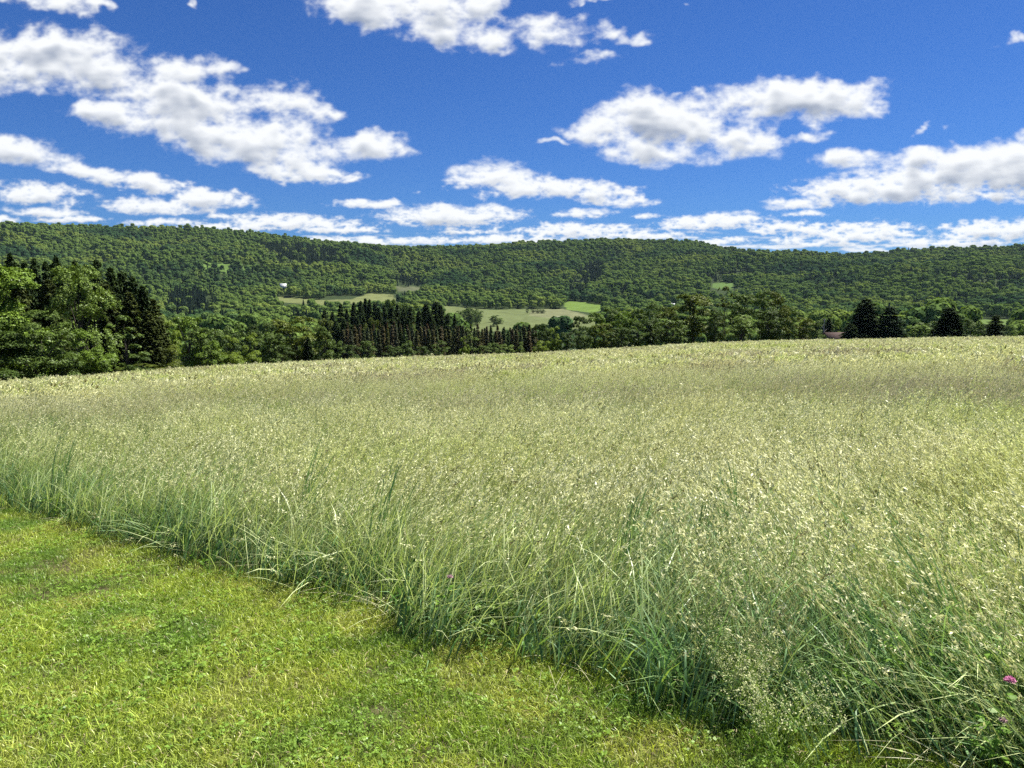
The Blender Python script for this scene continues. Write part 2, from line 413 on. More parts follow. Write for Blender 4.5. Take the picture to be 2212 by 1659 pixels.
CONIFER_STANDS = [
 [(1300, 572), (1262, 580), (1240, 600), (1222, 640), (1258, 645), (1300, 600)],
 [(560, 532), (640, 530), (720, 545), (760, 582), (690, 580), (600, 566)],
 [(850, 598), (905, 604), (915, 622), (850, 617)],
 [(1525, 600), (1605, 585), (1615, 600), (1540, 612)],
 [(350, 640), (420, 630), (470, 660), (460, 700), (370, 700)],
]
def inpoly(px, py, poly):
    c = np.zeros(px.shape, bool); n = len(poly)
    for i in range(n):
        x0, y0 = poly[i]; x1, y1 = poly[(i+1) % n]
        if y0 == y1: continue
        m = ((y0 > py) != (y1 > py)) & (px < (x1-x0)*(py-y0)/(y1-y0)+x0)
        c ^= m
    return c
def seen_at(X, Y, Z):
    dz = Z-EYE; cp, sp = math.cos(PITCH), math.sin(PITCH)
    f = np.maximum(Y*cp-dz*sp, 1e-3); u = Y*sp+dz*cp
    return 1106+FPX*X/f, 829.5-FPX*u/f

def polar_mesh(name, rs, azs, mat, colour=False, smooth=True):
    A, R = np.meshgrid(azs, rs)
    Z = terrain(A, R)
    X = R*np.sin(A); Y = R*np.cos(A)
    nr, na = R.shape
    V = np.stack([X, Y, Z], -1).reshape(-1, 3)
    i = np.arange(nr-1)[:, None]*na; j = np.arange(na)[None, :]; jn = (j+1) % na
    Fq = np.stack([i+j, i+na+j, i+na+jn, i+jn], -1).reshape(-1, 4)
    me = mesh_from(name, V, Fq[:, ::-1] if False else Fq, [mat], smooth=smooth)
    if colour:
        px, py = seen_at(X.ravel(), Y.ravel(), Z.ravel())
        c = np.tile(np.array([.030, .045, .016, 1.0], np.float32), (len(V), 1))
        w = fbm(X.ravel()/60, Y.ravel()/60, 3, 401)*3
        ok = (Y.ravel() > 100) & (R.ravel() > 500) & (R.ravel() < 2200)
        for poly, col in MEADOWS:
            m = inpoly(px+w*2, py+w*.4, poly) & ok
            v = 1+.18*fbm(X.ravel()[m]/40, Y.ravel()[m]/90, 3, 402)[:, None]
            c[m, :3] = np.array(col)[None, :]*v
        at = me.color_attributes.new("landuse", 'FLOAT_COLOR', 'POINT')
        at.data.foreach_set("color", c.astype(np.float32).ravel())
    return me
def ground_materials():
    m = bpy.data.materials.new("turf_soil"); nt, N, L = nodes_of(m)
    out = N('ShaderNodeOutputMaterial'); p = N('ShaderNodeBsdfPrincipled'); p.inputs['Roughness'].default_value = .95; p.inputs['Specular IOR Level'].default_value = .05
    geo = N('ShaderNodeNewGeometry'); ns = N('ShaderNodeTexNoise'); ns.inputs['Scale'].default_value = 30; ns.inputs['Detail'].default_value = 8
    L(geo.outputs['Position'], ns.inputs['Vector'])
    r = N('ShaderNodeValToRGB'); e = r.color_ramp.elements; e[0].position = .35; e[0].color = (.035, .040, .014, 1); e[1].position = .68; e[1].color = (.13, .115, .055, 1)
    L(ns.outputs[0], r.inputs[0]); L(r.outputs[0], p.inputs['Base Color'])
    b = N('ShaderNodeBump'); b.inputs['Strength'].default_value = .8; b.inputs['Distance'].default_value = .02; L(ns.outputs[0], b.inputs['Height']); L(b.outputs[0], p.inputs['Normal'])
    L(p.outputs[0], out.inputs[0])
    h = bpy.data.materials.new("valley_land"); nt, N, L = nodes_of(h)
    out = N('ShaderNodeOutputMaterial'); p = N('ShaderNodeBsdfPrincipled'); p.inputs['Roughness'].default_value = .95; p.inputs['Specular IOR Level'].default_value = .05
    at = N('ShaderNodeVertexColor'); at.layer_name = "landuse"
    geo = N('ShaderNodeNewGeometry'); ns = N('ShaderNodeTexNoise'); ns.inputs['Scale'].default_value = .08; ns.inputs['Detail'].default_value = 9; ns.inputs['Roughness'].default_value = .65
    L(geo.outputs['Position'], ns.inputs['Vector'])
    mr = N('ShaderNodeMapRange'); mr.inputs[1].default_value = .3; mr.inputs[2].default_value = .7; mr.inputs[3].default_value = .72; mr.inputs[4].default_value = 1.25; L(ns.outputs[0], mr.inputs[0])
    hv = N('ShaderNodeHueSaturation'); L(at.outputs[0], hv.inputs['Color']); L(mr.outputs[0], hv.inputs['Value'])
    L(hv.outputs[0], p.inputs['Base Color']); L(p.outputs[0], out.inputs[0])
    return m, h
MAT_SOIL, MAT_LAND = ground_materials()
az_in = np.radians(np.arange(-50, 50.001, .5)); az_out = np.radians(np.arange(53, 310, 3.))
az_n = np.concatenate([az_in, az_out])
rs_n = np.concatenate([[0.01], np.arange(.5, 12, .5), np.geomspace(12, 170, 60)])
o = add("ground", polar_mesh("ground", rs_n, az_n, MAT_SOIL)); tag(o, kind="structure")
az_f = np.concatenate([np.radians(np.arange(-46, 46.001, .16)), np.radians(np.arange(49, 314, 3.))])
rs_f = np.concatenate([np.arange(170, 600, 12), np.arange(600, 1400, 6.), np.arange(1400, 2300, 14), np.arange(2300, 3001, 100)])
o = add("hills", polar_mesh("hills", rs_f, az_f, MAT_LAND, True)); tag(o, kind="structure")

# ------------------------------------------------------------------ instancing of stuff
def scatter(name, P, ROT, SCL, IDX, sources, kind="stuff", label=None):
    """one object: points that carry turned and scaled copies of the source meshes"""
    me = bpy.data.meshes.new(name)
    me.vertices.add(len(P)); me.vertices.foreach_set("co", np.asarray(P, np.float32).ravel())
    a = me.attributes.new("rot", 'FLOAT_VECTOR', 'POINT'); a.data.foreach_set("vector", np.asarray(ROT, np.float32).ravel())
    S = np.asarray(SCL, np.float32)
    if S.ndim == 1: S = np.repeat(S[:, None], 3, 1)
    a = me.attributes.new("scl", 'FLOAT_VECTOR', 'POINT'); a.data.foreach_set("vector", S.ravel())
    a = me.attributes.new("idx", 'INT', 'POINT'); a.data.foreach_set("value", np.asarray(IDX, np.int32).ravel())
    ob = add(name, me)
    ng = bpy.data.node_groups.new("scatter_"+name, 'GeometryNodeTree')
    ng.interface.new_socket(name="Geometry", in_out='INPUT', socket_type='NodeSocketGeometry')
    ng.interface.new_socket(name="Geometry", in_out='OUTPUT', socket_type='NodeSocketGeometry')
    N = ng.nodes.new; L = ng.links.new
    gi = N('NodeGroupInput'); go = N('NodeGroupOutput')
    join = N('GeometryNodeJoinGeometry')
    for s in reversed(sources):
        oi = N('GeometryNodeObjectInfo'); oi.inputs['Object'].default_value = s; oi.inputs['As Instance'].default_value = False
        g2 = N('GeometryNodeGeometryToInstance'); L(oi.outputs['Geometry'], g2.inputs[0]); L(g2.outputs[0], join.inputs[0])
    iop = N('GeometryNodeInstanceOnPoints'); L(gi.outputs[0], iop.inputs['Points']); L(join.outputs[0], iop.inputs['Instance'])
    iop.inputs['Pick Instance'].default_value = True
    def at(nm, dt):
        n = N('GeometryNodeInputNamedAttribute'); n.data_type = dt; n.inputs[0].default_value = nm; return n.outputs[0]
    L(at("idx", 'INT'), iop.inputs['Instance Index'])
    e2r = N('FunctionNodeEulerToRotation'); L(at("rot", 'FLOAT_VECTOR'), e2r.inputs[0]); L(e2r.outputs[0], iop.inputs['Rotation'])
    L(at("scl", 'FLOAT_VECTOR'), iop.inputs['Scale'])
    L(iop.outputs[0], go.inputs[0])
    md = ob.modifiers.new("scatter", 'NODES'); md.node_group = ng
    tag(ob, label, kind=kind)
    return ob
def source(name, me):
    return bpy.data.objects.new(name, me)      # never linked to the scene

# ------------------------------------------------------------------ leaf cards
def cards(C, Nrm, size, aspect, rng, shape='diamond'):
    """little leaf plates at C, facing Nrm; returns vertices and quads"""
    n = len(C)
    Nrm = Nrm/np.maximum(np.linalg.norm(Nrm, axis=1, keepdims=True), 1e-6)
    q = rng.normal(size=(n, 3)); T = np.cross(Nrm, q); T /= np.maximum(np.linalg.norm(T, axis=1, keepdims=True), 1e-6)
    B = np.cross(Nrm, T)
    s = (size*(.65+.7*rng.rand(n)))[:, None]
    a = T*s*.5; b = B*s*.5*aspect
    lift = Nrm*s*.12
    V = np.stack([C-a, C-b+lift, C+a, C+b+lift], 1).reshape(-1, 3)
    Fq = (np.arange(n)[:, None]*4+np.array([[0, 1, 2, 3]]))
    return V, Fq
def tube(pts, rad, seg=7):
    pts = np.asarray(pts, float); V = []; Fq = []
    n = len(pts)
    for i in range(n):
        d = pts[min(i+1, n-1)]-pts[max(i-1, 0)]; d = d/np.linalg.norm(d)
        ref = np.array([0, 1, 0.]) if abs(d[1]) < .9 else np.array([1., 0, 0])
        u = np.cross(d, ref); u /= np.linalg.norm(u); v = np.cross(d, u)
        for k in range(seg):
            an = 2*math.pi*k/seg
            V.append(pts[i]+rad[i]*(math.cos(an)*u+math.sin(an)*v))
    for i in range(n-1):
        for k in range(seg):
            Fq.append((i*seg+k, i*seg+(k+1) % seg, (i+1)*seg+(k+1) % seg, (i+1)*seg+k))
    return np.array(V), np.array(Fq)
def merge(parts):
    Vs = []; Fs = []; o = 0
    for V, Fq in parts:
        Vs.append(V); Fs.append(Fq+o); o += len(V)
    return np.concatenate(Vs), np.concatenate(Fs)

# tree meshes are built about 12 m tall and 10 m wide, with their origin at the foot
def leafy_tree(name, seed, n_leaf, leaf, H=12.0, W=10.0, shape='round', lobes=22, clear=.14, mats=None, gaps=.0, flat=.5):
    rng = np.random.RandomState(seed)
    L = []
    tries = 0
    while len(L) < lobes and tries < 4000:
        tries += 1
        t = rng.rand(); z = H*(clear+(1-clear)*t)
        if shape == 'round': pr = math.sqrt(max(0, 1-((t-.45)/.58)**2))
        elif shape == 'top': pr = math.sqrt(max(0, 1-((t-.66)/.40)**2)) if t > .66 else .42+.58*(t/.66)**1.3
        elif shape == 'cone': pr = (1-t)**.7*1.05
        elif shape == 'broad': pr = math.sqrt(max(0, 1-((t-.30)/.72)**2))
        else: pr = .6+.4*math.sin(t*math.pi)
        rr = W*.5*pr*math.sqrt(rng.uniform(.15, 1))
        an = rng.rand()*2*math.pi
        lr = W*rng.uniform(.11, .20)*(1-.35*t)
        rr = max(0, rr-lr*.75)
        c = np.array([rr*math.cos(an), rr*math.sin(an), min(z, H-lr*.8)])
        if all(np.linalg.norm(c-o_[0]) > (lr+o_[1])*.52 for o_ in L): L.append((c, lr))
    w = np.array([l[1]**2 for l in L]); w = w/w.sum()
    w = w*np.array([.35+.65*min(1, l[0][2]/H/.5) for l in L]); w = w/w.sum()
    which = rng.choice(len(L), n_leaf, p=w)
    C0 = np.array([l[0] for l in L])[which]; R0 = np.array([l[1] for l in L])[which]
    d = rng.normal(size=(n_leaf, 3)); d /= np.linalg.norm(d, axis=1, keepdims=True)
    d[:, 2] = np.where(d[:, 2] < -.25, -d[:, 2]*rng.rand(n_leaf), d[:, 2])
    d /= np.linalg.norm(d, axis=1, keepdims=True)
    # twig-size lumps on every lobe
    lump = np.sin(d[:, 0]*7+which)*np.sin(d[:, 1]*6+which*2)*np.sin(d[:, 2]*7+which*3)
    rad = R0*(.62+.42*rng.rand(n_leaf)**.5+.28*lump)
    C = C0+d*rad[:, None]*np.array([1.12, 1.12, .82])
    C[:, 2] *= H/np.percentile(C[:, 2], 99.6); C[:, :2] *= W*.5/np.percentile(np.abs(C[:, :2]), 99.2)
    if gaps > 0:
        keep = (fbm(C[:, 0]*.5+C[:, 2]*.3, C[:, 1]*.5+C[:, 2]*.45, 2, seed+9) > -gaps)
        C, d = C[keep], d[keep]
    nrm = d*(1-flat)+np.array([0, 0, 1.])*flat+rng.normal(size=C.shape)*.26
    V, Fq = cards(C, nrm, leaf, .62, rng)
    crown = mesh_from(name+"_crown", V, Fq, [mats[0]])
    tp = []
    r0 = W*.028
    lean = rng.normal(size=2)*.25
    tr = [np.array([lean[0]*q*q, lean[1]*q*q, H*.8*q-.25]) for q in (0, .12, .3, .55, .8, 1)]
    tp.append(tube(tr, [r0*1.35, r0, r0*.85, r0*.6, r0*.35, r0*.1]))
    for c, lr in [L[i] for i in rng.choice(len(L), min(11, len(L)), replace=False)]:
        q = np.clip(c[2]/H*.62, .12, .8); b = np.array([lean[0]*q*q, lean[1]*q*q, H*.8*q-.25])
        mid = b+(c-b)*.5+np.array([0, 0, .35])
        tp.append(tube([b, mid, c], [r0*.45, r0*.28, r0*.07], 5))
    V, Fq = merge(tp)
    trunk = mesh_from(name+"_trunk", V, Fq, [mats[1]], smooth=True)
    return crown, trunk
def conifer_tree(name, seed, H=14.0, W=6.0, n_card=9000, mats=None, bare=.04, card=.42, taper=.85, ragged=.25):
    rng = np.random.RandomState(seed)
    nwh = 30; C = []; Nn = []; tp = []
    tp.append(tube([(0, 0, -.3), (0, 0, H*.5), (0, 0, H)], [W*.032, W*.02, .02]))
    per = n_card//(nwh*8)
    for w in range(nwh):
        t = bare+(1-bare)*(w+rng.rand()*.6)/nwh
        R = W*.5*(1-t)**taper*(1-ragged*rng.rand())+.12
        z = H*t
        nb = 8
        for b in range(nb):
            an = 2*math.pi*(b+rng.rand()*.8)/nb; Rb = R*(1-ragged*rng.rand())
            s = rng.rand(max(2, int(per*(Rb/(W*.5)+.25)*1.5)))**.7
            droop = -.30*Rb*s**1.0+.16*Rb*s**2.5
            side = rng.normal(size=len(s))*.16*Rb*(1.1-s)
            x = Rb*s*math.cos(an)-side*math.sin(an); y = Rb*s*math.sin(an)+side*math.cos(an)
            zz = z+droop+rng.normal(size=len(s))*.10-.15*np.abs(side)
            C.append(np.stack([x, y, np.minimum(zz, H)], 1))
            nn = np.tile(np.array([math.cos(an)*.35, math.sin(an)*.35, .9]), (len(s), 1))+rng.normal(size=(len(s), 3))*.38
            Nn.append(nn)
            if w < nwh*.75 and b % 2 == 0:
                tp.append(tube([(0, 0, z), (Rb*.55*math.cos(an), Rb*.55*math.sin(an), z-.17*Rb), (Rb*.95*math.cos(an), Rb*.95*math.sin(an), z-.16*Rb)], [.05, .035, .012], 4))
    # leader
    k = 60; C.append(np.stack([rng.normal(size=k)*.08, rng.normal(size=k)*.08, H-rng.rand(k)*.9], 1)); Nn.append(rng.normal(size=(k, 3)))
    C = np.concatenate(C); Nn = np.concatenate(Nn)
    V, Fq = cards(C, Nn, card, .34, rng)
    crown = mesh_from(name+"_crown", V, Fq, [mats[0]])
    V, Fq = merge(tp)
    trunk = mesh_from(name+"_trunk", V, Fq, [mats[1]], smooth=True)
    return crown, trunk

MAT_LEAF = leaf_material("broad_leaves", (.090, .140, .027), (.135, .190, .042), transl=.14, tcol=(1.3, 1.35, .45), vary=.42, gloss=.10, rough=.45, use_obj=True, rand_amt=.15)
MAT_NEEDLE = leaf_material("needles", (.026, .044, .017), (.052, .075, .028), transl=.12, vary=.4, gloss=.04, rough=.5, use_obj=True, rand_amt=.15)
MAT_BARK = solid_material("bark", (.10, .085, .065), (.045, .038, .030), 6, .95, .6)
MAT_PALE_BARK = solid_material("pale_bark", (.38, .36, .32), (.20, .19, .17), 4, .9, .4)
LM = (MAT_LEAF, MAT_BARK); NM = (MAT_NEEDLE, MAT_BARK)
KIND = {}
KIND['maple'] = [leafy_tree("maple", 11, 36000, .25, shape='broad', lobes=36, clear=.03, mats=LM, gaps=.0),
                 leafy_tree("maple", 12, 34000, .25, shape='broad', lobes=30, clear=.05, mats=LM, gaps=.05)]
KIND['pale'] = [leafy_tree("pale", 21, 24000, .27, shape='round', lobes=30, clear=.06, mats=LM, gaps=.02, flat=.6)]
KIND['round'] = [leafy_tree("round", 31, 22000, .28, shape='round', lobes=24, clear=.02, mats=LM, flat=.45),
                 leafy_tree("round", 32, 20000, .29, shape='round', lobes=20, clear=.02, mats=LM, gaps=.06)]
KIND['belt'] = [leafy_tree("belt", 41+i, 20000, .34, shape=('top', 'round', 'top', 'top')[i], lobes=28, clear=.02, mats=LM, gaps=.04+.03*i) for i in range(4)]
KIND['thin'] = [leafy_tree("thin", 51, 5200, .40, shape='col', W=5.5, lobes=16, clear=.15, mats=LM, gaps=.05)]
KIND['spruce'] = [conifer_tree("spruce", 61+i, W=(5.5, 6.5, 5.0)[i], n_card=15000, mats=NM, taper=.62, card=.46) for i in range(3)]
KIND['pine'] = [conifer_tree("pine", 71+i, W=7.0, n_card=10000, mats=NM, taper=.6, ragged=.45, card=.5) for i in range(2)]
KIND['brown'] = [conifer_tree("brown", 81+i, W=4.6, n_card=5200, mats=NM, taper=.55, ragged=.45, card=.45, bare=.12) for i in range(3)]
BUILT = {'maple': (12, 10), 'pale': (12, 10), 'round': (12, 10), 'belt': (12, 10), 'thin': (12, 5.5), 'spruce': (14, 5.7), 'pine': (14, 7.0), 'brown': (14, 4.6)}
NAMES = {'maple': 'maple_tree', 'pale': 'broadleaf_tree', 'round': 'broadleaf_tree', 'belt': 'broadleaf_tree', 'thin': 'birch_tree', 'spruce': 'spruce_tree', 'pine': 'pine_tree', 'brown': 'spruce_tree'}
TREE_N = [0]
def tree(kind, x, top, width, r, colour, label, cat='tree', group=None, minh=None, name=None):
    """x, top: where the crown's middle and top are seen from the lawn; width in the same units; r metres away"""
    az, s = ray(x, top); ztop = EYE-s*r*1.0
    X = r*math.sin(az); Y = r*math.cos(az)
    zb = gz(X, Y)
    h = max(ztop-zb, minh or 1.5)
    w = width*math.hypot(1, (x-1106)/FPX)*0+width*r*math.cos(az)/FPX*1.0
    bh, bw = BUILT[kind]
    k = TREE_N[0]; TREE_N[0] += 1
    v = KIND[kind][k % len(KIND[kind])]
    ob = empty(name or NAMES[kind], (X, Y, zb), rz=(k*2.4) % 6.28)
    wf = 1.95 if kind in ('spruce', 'pine') else 1.45 if kind == 'brown' else 1.08
    ob.scale = (w/bw*wf, w/bw*wf, h/bh)
    c = add("crown", v[0], ob); t = add("trunk", v[1], ob)
    for q in (c, t): q.color = (*colour, 1)
    tag(ob, label, cat, group)
    return ob
# ------------------------------------------------------------------ the trees one can tell apart
DK = (.55, .62, .55); MID = (.9, .95, .9); LIME = (1.5, 1.45, .75); OLV = (.95, .85, .55); PAL = (1.35, 1.35, 1.35); BRI = (1.15, 1.25, .75)  # DK: dark foliage; also shade put into the colour of low shrubs
NDK = (1.05, 1.15, .95); NBR = (1.5, 1.3, .9); NBL = (1.0, 1.2, 1.3)
G_LEFT = "trees at the left end of the hayfield"
# (kind, x, top, width, r, colour, label)
for a in [
 ('maple', -25, 572, 235, 60, BRI, "big bright green maple cut by the left edge of the photo"),
 ('maple', 82, 672, 135, 56, MID, "low spreading maple in front of the big one at the left edge"),
 ('maple', -60, 690, 190, 55, DK, "dark low maple in the bottom corner of the wood at far left"),
 ('pale', 165, 574, 138, 63, PAL, "tall broadleaf tree with pale glittering leaves between the dark spruces"),
 ('round', 200, 712, 96, 58, BRI, "round light green bushy tree below the pale tree"),
 ('thin', 268, 683, 70, 60, MID, "slim open tree with loose leaf clumps right of the round bush"),
 ('round', 300, 770, 60, 58, DK, "small dark bush at the foot of the slim open tree"),
 ('round', 135, 735, 60, 57, DK, "small shaded bush between the low maple and the round bush"),
 ('round', 352, 748, 72, 75, OLV, "olive bush at the foot of the last dark spruces on the left"),
 ('round', 305, 790, 90, 66, OLV, "low olive shrub at the field edge under the spruces"),
 ('pine', 21, 547, 66, 92, NDK, "dark spruce with the topmost tip above the big maple"),
 ('spruce', 52, 566, 50, 88, NDK, "dark spruce behind the right shoulder of the big maple"),
 ('pine', 73, 557, 54, 92, NDK, "second dark tip from the left in the spruce row"),
 ('pine', 98, 566, 50, 86, NDK, "dark spruce with a blunt tip left of the highest of the row"),
 ('pine', 120, 553, 64, 92, NDK, "broad dark spruce left of the pale leaved tree"),
 ('spruce', 161, 564, 52, 95, NDK, "dark spruce whose tip peeps over the pale leaved tree"),
 ('spruce', 185, 572, 50, 90, NDK, "dark spruce hidden behind the top of the pale leaved tree"),
 ('pine', 208, 561, 60, 86, NDK, "tall dark spruce just right of the pale leaved tree"),
 ('spruce', 238, 579, 52, 84, NDK, "dark spruce on the stepped right slope of the row, upper step"),
 ('spruce', 263, 586, 50, 86, NDK, "dark spruce with a thin spire in the middle of the stepped slope"),
 ('pine', 285, 595, 58, 84, NDK, "dark spruce where the row of spruces starts to fall away"),
 ('spruce', 308, 618, 56, 80, NDK, "dark spruce near the right end of the row, second to last"),
 ('spruce', 329, 645, 52, 80, NBR, "brownish spruce closing the right end of the dark row"),
 ('pine', 38, 590, 70, 84, NBR, "brownish green spruce low in the row beside the maple's shoulder"),
 ('spruce', 104, 605, 70, 80, NBR, "shorter olive brown spruce left of the pale leaved tree"),
 ('spruce', 225, 612, 66, 78, NBR, "shorter olive brown spruce under the tallest one right of the pale tree"),
 ('spruce', 278, 632, 64, 76, NBR, "olive brown spruce in front of the stepped slope of the row"),
 ('spruce', 318, 672, 56, 74, NBR, "lowest olive brown spruce behind the slim open tree"),
 ('spruce', 342, 690, 46, 78, NBR, "short brownish spruce at the right foot of the dark row"),
 ('round', 364, 695, 52, 98, LIME, "lime green tree beside the short brownish spruce"),
 ('belt', 405, 685, 78, 112, BRI, "rounded green tree higher than its lime neighbours, left of the hedge"),
 ('belt', 447, 708, 62, 112, MID, "green tree leaning on the right side of the rounded one"),
 ('round', 490, 727, 56, 104, LIME, "bright lime bush in the middle of the low hedge"),
 ('belt', 455, 738, 60, 100, BRI, "green bush left of the bright lime bush"),
 ('round', 532, 721, 54, 106, LIME, "yellow green tree right of the bright lime bush"),
 ('belt', 580, 721, 62, 108, MID, "round tree with a sunlit right side before the tall olive tree"),
 ('belt', 640, 686, 96, 118, OLV, "tall wide olive tree left of the spruce plantation"),
 ('belt', 700, 707, 46, 118, MID, "grey green tree on the right flank of the tall olive tree"),
 ('belt', 608, 745, 46, 112, DK, "dark bush under the left side of the tall olive tree"),
 ('spruce', 665, 728, 24, 112, NDK, "small dark spruce standing before the tall olive tree"),
 ('belt', 722, 735, 34, 122, MID, "small grey green bush before the spruce plantation"),
 ('belt', 620, 705, 44, 130, DK, "dark tree behind the left shoulder of the tall olive tree"),
]: tree(*a, group=G_LEFT if a[1] < 480 else "trees of the hedge left of the plantation")
# medium canopy just behind the hedge
for i, (x, tp, w, r, c) in enumerate([(425, 715, 50, 190, MID), (470, 712, 50, 200, MID), (510, 700, 46, 205, MID), (548, 703, 48, 205, DK), (583, 698, 50, 210, MID), (500, 722, 50, 180, DK), (700, 690, 44, 230, OLV), (735, 700, 40, 240, MID)]):
    tree('belt', x, tp, w, r, c, ["rounded tree in the hollow behind the leftmost bushes of the hedge", "second rounded tree of the hollow behind the hedge, from the left", "highest rounded tree of the hollow behind the bright lime bush", "dark rounded tree in the hollow behind the yellow green tree", "rounded tree in the hollow just left of the tall olive tree", "low dark tree in the hollow touching the top of the bright lime bush", "yellowish rounded tree behind the right flank of the tall olive tree", "rounded tree in the hollow against the first dark spruces of the plantation"][i], group="trees in the hollow behind the hedge")
# spruce plantation
SPR = [(701, 671, 22, 255), (718, 676, 22, 250), (735, 658, 24, 262), (749, 663, 22, 262), (764, 652, 24, 266), (779, 650, 24, 262), (789, 647, 22, 270), (798, 650, 24, 266), (810, 656, 24, 262), (818, 664, 24, 250), (830, 659, 26, 256), (846, 664, 26, 256), (858, 660, 24, 260), (872, 668, 24, 256), (886, 664, 22, 262), (743, 688, 24, 225), (772, 682, 24, 230), (800, 694, 24, 212), (760, 700, 24, 215), (725, 695, 22, 225), (835, 690, 26, 225), (905, 668, 30, 250), (920, 657, 34, 252), (941, 653, 30, 255), (952, 661, 26, 255), (930, 676, 30, 235), (967, 676, 22, 240), (982, 680, 18, 245), (865, 716, 20, 182), (790, 714, 20, 190), (826, 706, 22, 200), (706, 694, 20, 230), (882, 690, 22, 225), (852, 694, 24, 222)]
rr0 = random.Random(8)
for x, tp, w, r in SPR:
    tree('spruce', x, tp+rr0.uniform(-3, 4), w*rr0.uniform(.8, 1.3), r, NDK, "dark slender spruce standing close in the plantation beyond the field", group="dark spruces of the plantation")
for i, (x, tp, w, r, c) in enumerate([(805, 688, 28, 205, OLV), (786, 700, 24, 200, OLV), (841, 648, 34, 268, MID), (868, 655, 36, 275, MID), (895, 660, 30, 275, MID), (895, 702, 22, 190, PAL)]):
    tree('belt', x, tp, w, r, c, ["yellowish broadleaf tree among the dark spruces", "small yellowish tree left of centre among the spruces", "rounded green tree crowning the middle of the plantation", "wide green tree behind the middle of the plantation", "green tree left of the two tall dark spruces", "small tree with pale top leaves amid the plantation"][i])
rr = random.Random(5)
x = 742
while x < 1160:
    tp = np.interp(x, [742, 850, 930, 1000, 1160], [712, 706, 710, 709, 712])+rr.uniform(-5, 5)
    tree('brown', x, tp, rr.uniform(19, 27), rr.uniform(168, 188), (rr.uniform(2.3, 3.6), rr.uniform(1.7, 2.6), rr.uniform(2.0, 3.0)), "brownish thin needled spruce in the even row along the field", group="brownish spruces in the row along the field")
    x += rr.uniform(7.5, 10)
x = 750
while x < 1165:
    tree('brown', x, np.interp(x, [742, 850, 930, 1160], [700, 698, 704, 706])+rr.uniform(-5, 4), rr.uniform(16, 22), rr.uniform(192, 206), (rr.uniform(1.6, 2.8), rr.uniform(1.2, 1.6), rr.uniform(1.4, 2.0)), "brownish thin needled spruce in the even row along the field", group="brownish spruces in the row along the field")
    x += rr.uniform(13, 17)
for x, tp, w, r, c, kd, lb in [
 (793, 740, 27, 135, MID, 'belt', "low round tree at the field edge under the yellowish tree"),
 (760, 748, 30, 132, DK, 'belt', "low dark bush at the left foot of the plantation"),
 (846, 750, 28, 138, DK, 'belt', "low dull bush left of the round one at the plantation foot"),
 (879, 740, 29, 138, MID, 'belt', "round green tree in the middle of the plantation foot"),
 (912, 752, 24, 138, DK, 'belt', "small dark bush between two round trees at the plantation foot"),
 (952, 739, 28, 142, MID, 'round', "rounded green tree alone at the plantation foot"),
 (1002, 730, 18, 148, LIME, 'round', "slim pale lime tree before the brownish spruces"),
 (1019, 713, 20, 150, PAL, 'thin', "taller pale young tree right of the slim lime one"),
 (1044, 750, 22, 145, MID, 'belt', "lowest round bush before the brownish spruces"),
 (1068, 744, 22, 147, MID, 'belt', "bush beside the lowest round one"),
 (1092, 747, 26, 147, PAL, 'belt', "pale spreading bush before the brownish spruces"),
 (1125, 742, 14, 148, PAL, 'round', "tiny pale tree before the right end of the brownish row")]:
    tree(kd, x, tp-3, w*1.35, r, c, lb, group="bushes along the foot of the plantation")
